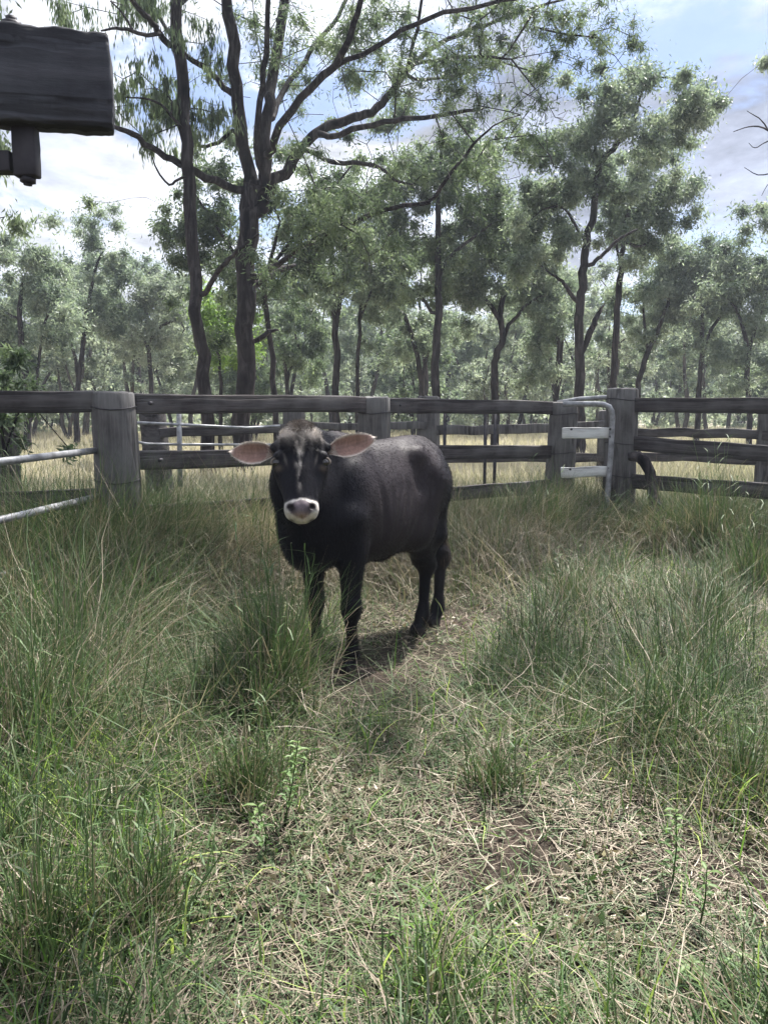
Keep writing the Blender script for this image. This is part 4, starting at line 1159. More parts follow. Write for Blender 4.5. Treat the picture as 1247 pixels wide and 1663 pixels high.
# --- middle distance trees, each with its own trunk and crown from the photograph
KT = [
 ('green leafy wattle tree filling the space behind the forked trunk', 20, [([(448, 700), (446, 640), (440, 560), (430, 480), (440, 420), (455, 360)], [5, 5, 4.5, 4, 3.5, 2]), ([(440, 500), (400, 440), (360, 380), (320, 320)], [3, 3, 2.5, 1.5]), ([(437, 440), (480, 380), (530, 320), (570, 270)], [3, 3, 2.5, 1.5])],
  [(300, 310, 40, 36), (345, 290, 50, 40), (340, 370, 50, 55), (290, 370, 26, 40), (380, 450, 40, 60), (500, 340, 70, 60), (470, 420, 60, 50), (560, 290, 46, 40), (550, 370, 55, 50), (440, 300, 50, 50), (585, 250, 36, 26), (280, 410, 24, 24), (500, 450, 45, 30), (340, 440, 30, 40)], 30000, 'leaf_green', 'wattle_tree'),
 ('slender dark stemmed tree rising straight behind the bull head', 24, [([(548, 700), (547, 600), (545, 520), (540, 440), (536, 380), (540, 320)], [6.5, 6, 5.5, 5, 4, 2]), ([(547, 520), (556, 470), (562, 430), (575, 400)], [4, 3.5, 3, 1.5])],
  [(545, 330, 45, 36), (510, 390, 40, 40), (590, 380, 42, 40), (560, 440, 40, 36), (520, 470, 26, 28)], 14000, 'leaf_grey', 'gum_tree'),
 ('thin tree with small dark crown right of the bull head', 25, [([(580, 700), (580, 600), (584, 520), (588, 460), (600, 420)], [3.6, 3.4, 3, 2.6, 1.5]), ([(585, 520), (600, 480), (614, 450)], [2.2, 2, 1.2])],
  [(620, 380, 26, 30), (600, 430, 38, 34), (638, 410, 30, 34), (590, 480, 22, 22)], 10000, 'leaf_grey', 'gum_tree'),
 ('tall straight gum tree standing behind the bull rump', 23, [([(704, 710), (706, 620), (709, 540), (712, 450), (711, 380), (714, 300), (716, 240)], [7, 7, 6.5, 6, 5, 4, 2.5]), ([(711, 520), (680, 480), (650, 460)], [3, 2.6, 1.4]), ([(712, 440), (750, 400), (790, 370)], [3.4, 3, 1.6])],
  [(700, 225, 48, 36), (680, 290, 55, 45), (745, 290, 55, 50), (800, 300, 52, 48), (740, 370, 60, 44), (680, 380, 40, 40), (820, 360, 45, 36), (700, 440, 46, 40), (780, 240, 40, 26), (650, 330, 30, 28)], 34000, 'leaf_green', 'gum_tree'),
 ('leaning forked tree low behind the bull back', 28, [([(688, 690), (684, 620), (672, 560), (660, 520), (645, 490), (630, 465)], [5, 4.5, 4, 3.6, 3, 2]), ([(684, 620), (695, 570), (700, 540)], [2.6, 2.2, 1.2])],
  [(625, 450, 34, 34), (655, 500, 36, 32), (690, 530, 30, 34), (640, 540, 26, 30)], 11000, 'leaf_grey', 'gum_tree'),
 ('broad crowned tree with crooked trunk left of the leaning tall tree', 25, [([(803, 700), (804, 620), (806, 580), (816, 550), (812, 510), (822, 470), (838, 430)], [7, 6.5, 6, 5.5, 5, 4, 2]), ([(812, 520), (790, 490), (760, 470)], [4, 3.4, 1.8]), ([(815, 545), (850, 500), (880, 480)], [3.2, 2.6, 1.4])],
  [(770, 420, 50, 40), (820, 410, 52, 44), (860, 440, 46, 40), (740, 460, 40, 38), (800, 470, 50, 34), (860, 400, 40, 36), (880, 500, 34, 36), (760, 510, 32, 26), (835, 350, 44, 34)], 30000, 'leaf_grey', 'gum_tree'),
 ('tall crooked tree leaning right with a high rounded top and a broken stub', 20, [([(939, 700), (940, 640), (940, 545), (942, 490), (946, 455), (949, 420), (953, 393), (963, 345), (966, 300), (971, 270), (989, 247), (1008, 228), (1025, 209), (1035, 170)], [10, 9, 8, 7, 6.6, 6.6, 6, 5.6, 5.2, 5, 4.6, 4.2, 3.5, 2]),
   ([(950, 435), (966, 424), (981, 411), (995, 396), (1010, 385), (1035, 372)], [3.6, 3.4, 3, 2.8, 2.4, 1.4]), ([(950, 560), (957, 540), (965, 520), (975, 505), (982, 492)], [5, 5, 4.6, 3, .6]),
   ([(940, 495), (928, 480), (915, 460), (905, 452), (893, 444)], [4, 3.6, 3, 2.4, 1.4]), ([(953, 395), (940, 378), (922, 345), (905, 335), (880, 340)], [2.8, 2.6, 2.2, 2, 1])],
  [(1038, 128, 34, 30), (1020, 165, 40, 34), (1065, 165, 36, 30), (1100, 170, 30, 22), (1122, 195, 18, 24), (968, 200, 26, 34), (955, 235, 18, 22), (1050, 210, 30, 26), (895, 290, 40, 36), (870, 330, 34, 40), (935, 290, 34, 36), (930, 330, 34, 30), (905, 390, 36, 30), (870, 430, 30, 34), (985, 300, 30, 30), (890, 260, 24, 16), (1085, 140, 22, 16)], 38000, 'leaf_grey', 'gum_tree'),
 ('straight dark tree close to the right of the leaning tall tree', 23, [([(993, 700), (994, 640), (997, 580), (1000, 520), (1004, 470), (1009, 430), (1012, 390), (1018, 350), (1026, 325)], [6, 5.8, 5.4, 5.2, 5, 4.6, 4, 3.2, 2]), ([(1008, 430), (1002, 405), (996, 380)], [2, 2, 1]), ([(1011, 392), (1040, 400), (1062, 385)], [2.6, 2.4, 1.2])],
  [(1030, 290, 44, 34), (1065, 290, 38, 34), (1075, 340, 34, 34), (1035, 345, 46, 40), (1000, 320, 30, 30), (1080, 390, 24, 24), (1045, 395, 34, 22), (1010, 260, 30, 22), (1085, 255, 22, 20)], 26000, 'leaf_grey', 'gum_tree'),
 ('bushy tree with sloping forked trunk behind the right hand rails', 27, [([(1030, 690), (1036, 620), (1052, 570), (1066, 540), (1078, 505), (1092, 470)], [5, 4.6, 4.2, 4, 3, 1.8]), ([(1052, 568), (1046, 530), (1044, 490)], [2.6, 2.4, 1.4])],
  [(1075, 430, 40, 32), (1050, 480, 36, 36), (1095, 470, 34, 34), (1040, 530, 28, 30), (1085, 520, 30, 24), (1110, 400, 24, 20)], 18000, 'leaf_grey', 'gum_tree'),
 ('round topped tree with two spreading stems behind the right hand rails', 27, [([(1132, 690), (1134, 640), (1139, 577), (1140, 530), (1141, 481)], [4.6, 4.4, 4, 3.4, 2]), ([(1139, 580), (1150, 545), (1168, 515), (1187, 490)], [3.4, 3, 2.6, 1.5])],
  [(1140, 405, 34, 28), (1125, 445, 38, 34), (1165, 440, 36, 34), (1180, 480, 30, 30), (1145, 480, 34, 26), (1115, 490, 24, 24)], 20000, 'leaf_grey', 'gum_tree'),
 ('dense grey green tree at the right edge of the photograph', 25, [([(1216, 700), (1215, 640), (1212, 570), (1204, 530), (1194, 500)], [4.6, 4.4, 4, 3, 2]), ([(1213, 580), (1230, 520), (1245, 470)], [3, 2.6, 1.5])],
  [(1235, 400, 34, 30), (1210, 440, 30, 30), (1250, 460, 40, 40), (1215, 500, 36, 34), (1240, 550, 34, 36), (1200, 560, 24, 26)], 22000, 'leaf_grey', 'gum_tree'),
 ('small open topped tree standing above the left hand woods', 30, [([(125, 690), (127, 640), (134, 570), (140, 510), (148, 470), (158, 430), (168, 405)], [4.6, 4.4, 4, 3.6, 3, 2.4, 1.4]), ([(128, 620), (120, 570), (105, 545), (95, 530)], [3, 2.6, 2, 1.2])],
  [(150, 385, 22, 20), (175, 400, 26, 22), (200, 425, 20, 22), (150, 430, 28, 16), (140, 490, 34, 26), (105, 510, 30, 26), (175, 500, 34, 24), (150, 530, 36, 26)], 17000, 'leaf_grey', 'gum_tree'),
 ('large leafy tree at the left edge under the timber beam', 26, [([(45, 690), (42, 620), (36, 560), (32, 500), (38, 450)], [6, 5.5, 5, 4, 2]), ([(60, 690), (62, 600), (75, 520), (95, 485)], [3, 2.6, 2.2, 1.2]), ([(35, 520), (15, 510), (0, 505)], [2.6, 2.2, 1.5])],
  [(40, 410, 36, 24), (15, 440, 36, 32), (60, 440, 34, 32), (85, 465, 22, 26), (20, 500, 36, 30), (60, 510, 34, 30), (30, 560, 36, 26), (-10, 540, 30, 40)], 24000, 'leaf_grey', 'gum_tree'),
 ('grey leaved tree with short dark trunk left of the slim leaning tree', 30, [([(245, 690), (246, 640), (243, 580), (236, 545), (240, 510)], [4, 3.8, 3.6, 3.2, 1.8]), ([(240, 560), (262, 530), (290, 522), (300, 535)], [2.4, 2.2, 2, 1.2])],
  [(225, 490, 34, 26), (265, 480, 34, 28), (290, 510, 28, 28), (215, 530, 30, 24), (255, 530, 30, 20), (285, 460, 26, 20), (305, 560, 20, 20)], 16000, 'leaf_far', 'gum_tree'),
 ('bright yellow green sapling between the two big trunks', 24, [([(358, 700), (359, 640), (357, 590), (352, 560), (356, 520)], [3.6, 3.4, 2.6, 2, 1.2]), ([(354, 575), (342, 555), (338, 530)], [1.6, 1.4, .9])],
  [(352, 500, 24, 20), (365, 530, 20, 24), (345, 545, 18, 26), (362, 575, 20, 18), (342, 500, 14, 16)], 9000, 'leaf_bright', 'sapling'),
 ('low dark tree with twin crooked stems right of the forked trunk', 29, [([(466, 690), (467, 640), (464, 600), (458, 570), (452, 545)], [4, 3.8, 3.4, 3, 1.6]), ([(466, 620), (476, 590), (485, 560)], [2.6, 2.4, 1.3])],
  [(460, 520, 34, 24), (490, 540, 28, 28), (440, 560, 22, 20), (505, 505, 24, 20), (475, 570, 20, 14)], 11000, 'leaf_green', 'gum_tree'),
 ('pair of close dark stems under a thin crown left of the white gate', 26, [([(902, 700), (903, 640), (907, 580), (905, 530), (903, 480)], [4.4, 4.2, 4, 3.6, 2]), ([(903, 640), (910, 590), (914, 540)], [3, 2.6, 1.4])],
  [(905, 520, 26, 24), (890, 555, 22, 22), (915, 560, 18, 20), (880, 480, 26, 20)], 8000, 'leaf_grey', 'gum_tree'),
]
for i, (lab, d, tr, lob, nl, lm, nm) in enumerate(KT):
    key_tree(nm, lab, 'tree', d, tr, lob, 100 + i, leafn=int(nl * 1.9), lsize=.115 if d < 24 else .13, leafmat=lm, npl=13, cr=.40 if d < 24 else .46, hang=.45, droop=.06, aspect=.30)

# off-frame neighbours whose tips enter the picture, and which shade the foreground
key_tree('dead_tree', 'bare dead twigs reaching in at the upper right edge', 'dead tree', 13.0,
  [([(1420, 800), (1400, 500), (1370, 300), (1330, 100)], [9, 8, 6, 3]), ([(1372, 320), (1320, 260, -.2), (1280, 235, -.2), (1240, 208, -.1), (1215, 206, 0), (1190, 214, .1)], [3, 2.6, 2, 1.4, 1, .5]),
   ([(1262, 222, -.1), (1240, 232, 0), (1225, 240), (1215, 232)], [1.2, 1, .7, .4]), ([(1250, 214), (1236, 196), (1222, 186), (1212, 180)], [1.2, 1, .7, .4]), ([(1374, 360), (1310, 300), (1262, 282), (1230, 284), (1208, 272)], [2.4, 1.8, 1.2, .8, .4]),
   ([(1262, 284), (1246, 300), (1236, 318)], [.9, .7, .4])], [], 41, leafn=0)
key_tree('gum_tree', 'leafy sprig and twig of a tree entering at the left edge below the beam', 'tree', 14.0,
  [([(-160, 800), (-170, 500), (-150, 300), (-120, 150)], [12, 11, 9, 5]), ([(-150, 330), (-90, 320), (-40, 318), (-5, 315)], [4, 3, 2, 1]), ([(-100, 340), (-40, 352), (0, 354), (16, 348)], [2, 1.4, .8, .5])],
  [(-8, 312, 24, 14), (-60, 290, 50, 40), (-130, 200, 90, 80), (-200, 100, 110, 90), (-60, -60, 50, 60)], 42, leafn=16000, lsize=.15, leafmat='leaf_green', npl=9, cr=.34)

# unseen tree added outside the right edge so its open crown shades the yard
rS = np.random.default_rng(515); n = 230
CS = np.stack([rS.uniform(-.6, 8.2, n), rS.uniform(5.8, 15.5, n), rS.uniform(9.5, 13.5, n)], -1)
key_tree('gum_tree', 'unseen gum tree added outside the right edge to shade the yard', 'tree', 9.0,
  [([(1830, 900), (1820, 500), (1800, 0), (1760, -400), (1700, -700)], [26, 24, 20, 16, 10]), ([(1800, 0), (1500, -400), (1250, -700)], [14, 11, 6]), ([(1790, -150), (1400, -260, 3), (1000, -420, 4)], [13, 10, 5])],
  [], 515, leafn=32000, lsize=.17, leafmat='leaf_green', cr=.46, hang=.3, extra_world=CS, aspect=.34)
# --- the wood beyond the paddock: individual slender trees from a few grown models
def proto_tree(seed, H, spread, leafn, leafmat, barkm='bark_grey', lean=.4, stems=1):
    t = Tree(seed); r = t.rng; loc = np.zeros(3)
    for k in range(stems):
        a = r.uniform(0, 2 * pi); dx = np.array([cos(a), sin(a), 0]) * r.uniform(.3, 1) * lean * (1.6 if k else 1)
        pts = [np.array([0, 0, -.2]) + (dx * .1 if k else 0)]
        for q in (.15, .35, .55, .75): pts.append(np.array([0, 0, H * q * r.uniform(.95, 1.05)]) + dx * q * 2 + r.normal(0, .14, 3) * np.array([1, 1, 0]))
        t.limb(pts, [H * .016, H * .014, H * .011, H * .008, H * .004], jit=.04)
    C = []
    nl = r.integers(5, 8)
    for k in range(nl):
        a = r.uniform(0, 2 * pi); rr = spread * r.uniform(.15, .8); z = H * r.uniform(.48, .92)
        c = np.array([cos(a) * rr, sin(a) * rr, z]); sz = spread * r.uniform(.35, .6)
        q = r.normal(0, 1, (14, 3)); q /= np.linalg.norm(q, axis=1)[:, None]; q *= r.uniform(0, 1, (14, 1)) ** .4
        C.append(c + q * np.array([sz, sz, sz * .75]))
    for k in range(9):
        a = r.uniform(0, 2 * pi); C.append(np.array([[cos(a) * spread * r.uniform(.3, .9), sin(a) * spread * r.uniform(.3, .9), H * r.uniform(.2, .5)]]))
    C = np.vstack(C); t.grow(C, .16)
    root = empty('gum_tree', (0, 0, 0))
    t.mesh('trunk', M[barkm], root, loc, tip=.010, rmin=.012, sides=(7, 5, 4, 3), rough=.05)
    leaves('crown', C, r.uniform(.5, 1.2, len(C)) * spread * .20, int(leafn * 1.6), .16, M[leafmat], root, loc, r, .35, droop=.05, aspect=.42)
    return root
protos = [proto_tree(201, 8.5, 2.5, 9000, 'leaf_grey', lean=.5), proto_tree(202, 9.5, 2.8, 10000, 'leaf_far', lean=.8, stems=2), proto_tree(203, 7.0, 2.2, 8000, 'leaf_far', 'bark_dark', lean=.9),
          proto_tree(204, 10.0, 2.4, 9500, 'leaf_grey', 'bark_dark', lean=.4), proto_tree(205, 6.2, 2.1, 7500, 'leaf_far', lean=.6, stems=3), proto_tree(206, 8.0, 2.9, 9500, 'leaf_grey', lean=1.0, stems=2),
          proto_tree(207, 5.0, 1.8, 6500, 'leaf_green', 'bark_dark', lean=.7, stems=2), proto_tree(208, 8.8, 2.3, 5200, 'leaf_far', lean=.5)]
bpy.context.view_layer.update()
used = [False] * len(protos)
def place_tree(k, x, y, s, rz, label, group):
    root = protos[k]
    if used[k]:
        ch = list(root.children); c = root.copy(); link(c)
        for q in ch:
            d = q.copy(); link(d); d.parent = c
        root = c
    used[k] = True
    root.location = (x, y, float(ground_h(x, y)) - .1); root.rotation_euler = (0, 0, rz); root.scale = (s, s, s * 1.0)
    tag(root, label, 'tree', group); return root
rw = np.random.default_rng(909)
ZN = [(-999, 300, 'slender pale tree of the wood left of the two big dark trunks', 'wood trees left of the big trunks'),
      (300, 440, 'slender pale tree of the wood seen around the two big dark trunks', 'wood trees around the big trunks'),
      (440, 740, 'slender pale tree of the wood directly beyond the bull', 'wood trees beyond the bull'),
      (740, 1010, 'slender pale tree of the wood beyond the white boarded gate', 'wood trees beyond the white gate'),
      (1010, 3000, 'slender pale tree of the wood beyond the right hand rails', 'wood trees beyond the right rails')]
pts = []
for row, (d0, d1, n) in enumerate(((33, 40, 26), (40, 50, 40), (50, 62, 48), (62, 78, 46))):
    for i in range(n):
        for tries in range(20):
            d = rw.uniform(d0, d1); x = rw.uniform(-.62, .62) * d
            if all((x - a) ** 2 + (d - b) ** 2 > 2.2 ** 2 for a, b in pts): break
        pts.append((x, d))
        u = 623.5 + x / d * FX
        z = next(z for z in ZN if z[0] <= u < z[1])
        place_tree(int(rw.integers(0, len(protos))), x, d, rw.uniform(.72, 1.12), rw.uniform(0, 6.28), z[2], z[3])

# undergrowth of the wood
n = 1500; d_ = rw.uniform(42, 82, n); C = np.stack([rw.uniform(-.66, .66, n) * d_, d_, ground_h(0 * d_, d_) + rw.uniform(.2, 2.6, n)], -1)
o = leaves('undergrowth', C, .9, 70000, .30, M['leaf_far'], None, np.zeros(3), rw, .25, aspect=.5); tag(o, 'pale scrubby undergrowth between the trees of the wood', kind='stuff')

# far wood that reads as one mass
C = []; 
for i in range(420):
    d = rw.uniform(80, 120); x = rw.uniform(-.68, .68) * d; h = rw.uniform(5.5, 10.5)
    for q in range(7): C.append([x + rw.normal(0, 1.6), d + rw.normal(0, 1.4), ground_h(x, d) + h * rw.uniform(.12, 1)])
C = np.array(C)
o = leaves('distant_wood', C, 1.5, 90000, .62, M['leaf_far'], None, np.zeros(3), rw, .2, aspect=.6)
tag(o, 'distant grey green woodland closing the paddock', kind='stuff')
g = Geo()
for i in range(260):
    d = rw.uniform(79, 105); x = rw.uniform(-.66, .66) * d; z = float(ground_h(x, d)); h = rw.uniform(4, 7)
    g.tube([[x, d, z], [x + rw.normal(0, .3), d, z + h * .5], [x + rw.normal(0, .8), d, z + h]], [.13, .10, .05], 5, cap=False)
o = g.build('distant_trunks', M['bark_grey']); tag(o, 'massed thin trunks of the distant woodland', kind='stuff')

# dark shrub at the left edge behind the rail
key_tree('shrub', 'dark green shrub behind the left end of the top rail', 'shrub', 8.2, [([(5, 800), (6, 720), (0, 660), (-6, 620)], [3, 2.6, 2, 1.2]), ([(6, 740), (24, 690), (34, 660)], [2, 1.6, 1])],
  [(-8, 600, 28, 34), (6, 660, 20, 38), (-20, 680, 30, 40), (-40, 620, 30, 44), (24, 720, 12, 20)], 61, leafn=5000, lsize=.085, leafmat='leaf_green', npl=40, cr=.13, hang=.2, aspect=.3)

# ------------------------------------------------------------------ grass
def blades(name, XY, L, wd, az, lean, curl, tone, mat, seg=4, z0=0.0, rng=None, zoff=None, parent=None, loc=None, tip=.12, kink=.75):
    n = len(XY); z = ground_h(XY[:, 0], XY[:, 1]) - .01 + z0 + (zoff if zoff is not None else 0)
    cur = np.stack([XY[:, 0], XY[:, 1], z], -1); th = lean.copy(); rows = []
    kk = rng.integers(1, seg + 2, n); ka = rng.normal(0, kink, n) * (rng.uniform(0, 1, n) < .55)
    H = np.stack([np.cos(az), np.sin(az), np.zeros(n)], -1)
    tw = az + pi / 2 + rng.normal(0, .5, n); S = np.stack([np.cos(tw), np.sin(tw), rng.normal(0, .15, n)], -1)
    for k in range(seg + 1):
        s = k / seg; w = wd * (1 - (1 - tip) * s ** 1.6)
        rows += [cur - S * (w / 2)[:, None], cur + S * (w / 2)[:, None]]
        cur = cur + (H * np.sin(th)[:, None] + np.array([0, 0, 1.0]) * np.cos(th)[:, None]) * (L / seg)[:, None]
        th = th + curl / seg + ka * (kk == k); az2 = rng.normal(0, .22, n); H = H + np.stack([-H[:, 1], H[:, 0], np.zeros(n)], -1) * az2[:, None]
    V = np.stack(rows, 1); zz = ground_h(V[:, :, 0], V[:, :, 1]); V[:, :, 2] = np.maximum(V[:, :, 2], zz + .004 + z0 * .5 + rng.uniform(0, .02, (n, 1))); V = V.reshape(-1, 3)
    if loc is not None: V = V - np.asarray(loc)
    m_ = 2 * (seg + 1)
    F = np.concatenate([np.stack([np.arange(n) * m_ + 2 * k, np.arange(n) * m_ + 2 * k + 1, np.arange(n) * m_ + 2 * k + 3, np.arange(n) * m_ + 2 * k + 2], -1) for k in range(seg)])
    t = np.tile(tone, seg)
    return np_mesh(name, V, F, mat, parent, {'t': ('FACE', t)}, loc=loc)
rg = np.random.default_rng(2024)
def px_of(X, Y):
    """photo column and row of ground points (for laying out where the pasture is worn or lush)"""
    cz = cos(PITCH) * Y + sin(PITCH) * CAM_H; cy = -sin(PITCH) * Y * -1; 
    dep = Y * cos(PITCH) + CAM_H * sin(PITCH); up = Y * sin(PITCH) - CAM_H * cos(PITCH)
    return 623.5 + X / dep * FX, 831.5 - up / dep * FX
def G2(u, v, cu, cv, su, sv): return np.exp(-(((u - cu) / su) ** 2 + ((v - cv) / sv) ** 2))
def lush(X, Y):
    """0 bare .. 1 lush green, and height factor"""
    u, v = px_of(X, Y)
    g = .42 + .28 * snoise(X, Y, 31, 2.2, 4)
    g = g + .55 * G2(u, v, 130, 1180, 260, 190) + .5 * G2(u, v, 430, 1130, 110, 120) + .50 * G2(u, v, 1010, 1090, 240, 120) + .35 * G2(u, v, 1180, 1230, 110, 100) + .3 * G2(u, v, 700, 1620, 90, 70) + .25 * G2(u, v, 860, 1230, 160, 60)
    g = g + .28 * G2(u, v, 120, 1500, 200, 160)
    for (cu, cv, su, sv, a) in ((650, 1060, 90, 60, 1.1), (790, 1010, 100, 40, .8), (560, 1350, 190, 90, .75), (900, 1420, 170, 120, .55), (1130, 1520, 170, 140, .75), (420, 1560, 260, 90, .4), (880, 1290, 90, 35, .6), (720, 1230, 110, 40, .15), (340, 1400, 90, 80, .35), (660, 1500, 120, 80, .3)):
        g = g - a * G2(u, v, cu, cv, su, sv)
    return np.clip(g, 0, 1)
def scatter(n, y0, y1, w0=.62, power=1.0, xm=.8):
    """points thrown more thickly near the camera"""
    Y = y0 + (y1 - y0) * rg.uniform(0, 1, n) ** power
    X = rg.uniform(-1, 1, n) * (Y * w0 + xm)
    return X, Y
def keep_off_bull(X, Y, r=.07):
    ok = np.ones(len(X), bool)
    p = bw(np.array([FLf[0], FLf[1], 0])); ok &= ((X - p[0] - .02) / .20) ** 2 + ((Y - p[1] + .22) / .42) ** 2 > 1
    for f in (FLf, FRf, HLf, HRf):
        p = bw(np.array([f[0], f[1], 0])); ok &= (X - p[0]) ** 2 + (Y - p[1]) ** 2 > r * r
    return ok
def field_az(X, Y): return 2.6 * snoise(X, Y, 41, 1.6, 3) + rg.normal(0, 1.3, len(X)) + 1.4

# straw litter lying on the ground
X, Y = scatter(120000, 1.25, 9.2, .60, 1.35); k = keep_off_bull(X, Y, .05) & (rg.uniform(0, 1, len(X)) < np.clip(.55 + .9 * snoise(X, Y, 53, 3.4, 4), .12, 1)); X, Y = X[k], Y[k]; n = len(X)
lu = lush(X, Y)
tone = np.clip(np.where(rg.uniform(0, 1, n) < .25 + .35 * lu, rg.uniform(.22, .5, n), .5 + .38 * rg.uniform(0, 1, n) ** 1.8) - .12 * (snoise(X, Y, 51, 3, 3)), 0, 1)
o = blades('straw_litter', np.stack([X, Y], -1), rg.uniform(.03, .13, n) * (1 + .9 * (rg.uniform(0, 1, n) < .12)), rg.uniform(.0018, .0050, n), rg.uniform(0, 6.28, n), rg.uniform(1.25, 1.75, n), rg.normal(0, .5, n), tone, M['grass'], 3, .006, rg, tip=.5, zoff=rg.uniform(0, .035, n))
tag(o, 'matted dry straw and dead grass lying over the yard', kind='stuff')
# dry leaf flakes
X, Y = scatter(40000, 1.25, 7.5, .6, 1.3); k = (snoise(X, Y, 58, 4.5, 4) > .12) & keep_off_bull(X, Y, .1); X, Y = X[k], Y[k]; n = len(X)
C = np.stack([X, Y, ground_h(X, Y) + .02], -1)
o = leaves('leaf_litter', C,   .02, 15000, .034, M['grass'], None, np.zeros(3), rg, 0, tone=.60, flat=.1, aspect=.45); tag(o, 'dry fallen leaves scattered on the yard floor', kind='stuff')

# short creeping green cover between the straw
X, Y = scatter(110000, 1.25, 8.5, .6, 1.35); k = keep_off_bull(X, Y, .05) & (rg.uniform(0, 1, len(X)) < np.clip(.40 + 1.1 * snoise(X, Y, 57, 3.8, 4), .05, 1) * (1 - .8 * G2(*px_of(X, Y), 650, 1060, 110, 70))); X, Y = X[k], Y[k]; n = len(X)
o = blades('ground_cover', np.stack([X, Y], -1), rg.uniform(.025, .10, n), rg.uniform(.003, .0075, n), rg.uniform(0, 6.28, n), np.abs(rg.normal(.7, .5, n)), rg.normal(.7, .8, n), np.where(rg.uniform(0, 1, n) < .22, rg.uniform(.45, .7, n), rg.uniform(.08, .48, n)), M['grass'], 3, 0, rg, tip=.2); tag(o, 'short creeping green cover between the straw', kind='stuff')

# green and drying grass of the yard
X, Y = scatter(300000, 1.25, 9.6, .60, 1.25); lu = lush(X, Y)
clump = .5 + .5 * snoise(X, Y, 61, 7.5, 3)
k = (rg.uniform(0, 1, len(X)) < np.clip(lu ** 1.5 * (.08 + 2.0 * np.clip(clump, 0, 1) ** 2), .02, 1)) & keep_off_bull(X, Y, .10); X, Y, lu, clump = X[k], Y[k], lu[k], clump[k]; n = len(X)
u, v = px_of(X, Y)
hf = (.085 + .20 * lu) * (.5 + 1.0 * clump) * (1 + .8 * G2(u, v, 80, 1150, 260, 300) + .5 * G2(u, v, 1050, 1080, 260, 150)) * (1 - .55 * G2(u, v, 700, 1200, 260, 110)) * (1 - .4 * G2(u, v, 760, 1500, 420, 200))
L = hf * rg.uniform(.5, 1.7, n)
dry = rg.uniform(0, 1, n) < .42 - .15 * lu + .25 * np.clip(snoise(X, Y, 71, 1.7, 3), -1, 1)
tone = np.clip(np.where(dry, rg.uniform(.48, .92, n), rg.uniform(.05, .50, n) + .10 * snoise(X, Y, 72, 3.0, 3)), 0, 1)
lean = np.abs(rg.normal(.55, .55, n)) + dry * rg.uniform(0, .9, n); curl = rg.normal(.6, .8, n)
o = blades('yard_grass', np.stack([X, Y], -1), L, rg.uniform(.0024, .0082, n) * (1 + .35 * (Y < 2.6)), field_az(X, Y), lean, curl, tone, M['grass'], 5, 0, rg); tag(o, 'tangled green grass growing through the yard', kind='stuff')
print('grass', n)

# fresh broad blades
X, Y = scatter(120000, 1.3, 9.0, .60, 1.3); lu = lush(X, Y); fr = snoise(X, Y, 95, 2.4, 3); u, v = px_of(X, Y)
k = (rg.uniform(0, 1, len(X)) < np.clip(lu * (.10 + .5 * np.clip(fr, 0, 1)) + .5 * G2(u, v, 60, 1180, 130, 160) + .25 * G2(u, v, 700, 1600, 80, 80) + .3 * G2(u, v, 1200, 1260, 70, 90) + .3 * G2(u, v, 90, 1480, 160, 120), .006, .8)) & keep_off_bull(X, Y, .12); X, Y = X[k], Y[k]; n = len(X)
o = blades('fresh_grass', np.stack([X, Y], -1), rg.uniform(.08, .30, n) * (1 + .5 * G2(u[k], v[k], 60, 1180, 160, 200)), rg.uniform(.0035, .0085, n), rg.uniform(0, 6.28, n), np.abs(rg.normal(.4, .4, n)), rg.normal(.9, .7, n), rg.uniform(0, 1, n) ** 1.3, M['fresh'], 5, 0, rg); tag(o, 'fresh bright green grass blades among the older growth', kind='stuff')

# long loose stems lying tangled across the grass
X, Y = scatter(60000, 1.3, 9.4, .60, 1.15); lu = lush(X, Y); k = (rg.uniform(0, 1, len(X)) < .12 + .85 * lu) & keep_off_bull(X, Y, .16); X, Y, lu = X[k], Y[k], lu[k]; n = len(X)
o = blades('tangled_stems', np.stack([X, Y], -1), rg.uniform(.12, .42, n), rg.uniform(.0018, .0042, n), rg.uniform(0, 6.28, n), rg.uniform(.9, 1.7, n), rg.normal(0, .7, n), np.where(rg.uniform(0, 1, n) < .55, rg.uniform(.52, .92, n), rg.uniform(.25, .5, n)), M['grass'], 4, 0, rg, tip=.4, zoff=rg.uniform(0, 1, n) ** 1.5 * .22 * lu); tag(o, 'long loose stems lying tangled across the yard grass', kind='stuff')

# rank dead grass heaped along the fences
def along(P, n, sd_, t0=0, t1=1):
    P = np.array([p[:2] for p in P]); seg = np.linalg.norm(np.diff(P, axis=0), axis=1); cu = np.concatenate([[0], np.cumsum(seg)]) / seg.sum()
    t = rg.uniform(t0, t1, n); x = np.interp(t, cu, P[:, 0]); y = np.interp(t, cu, P[:, 1]); return x + rg.normal(0, sd_, n), y + rg.normal(0, sd_, n)
X1, Y1 = along([P0, P1, P2, P3], 80000, .40); X2, Y2 = along([P3, P4, P5], 48000, .36)
Y1 = Y1 - .2; Y2 = Y2 - .1
X3, Y3 = along([gb, ga], 22000, .45)
X4, Y4 = along([gp(700, 960), gp(780, 900), gp(900, 880), gp(1060, 880)], 26000, .38)
X = np.concatenate([X1, X2, X3, X4]); Y = np.concatenate([Y1, Y2, Y3, Y4])
k = (np.abs((X - BO[0]) * .788 - (Y - BO[1]) * .616) > .42) | (np.abs(-(X - BO[0]) * .616 - (Y - BO[1]) * .788) > .95); X, Y = X[k], Y[k]
k = Y > 3.0; X, Y = X[k], Y[k]; n = len(X); u, v = px_of(X, Y)
cl = np.clip(.5 + .7 * snoise(X, Y, 81, 3.2, 3), 0, 1.2)
green = rg.uniform(0, 1, n) < .12 + .35 * np.clip(snoise(X, Y, 82, 1.3, 3) + .2, 0, 1) + .35 * (u < 330)
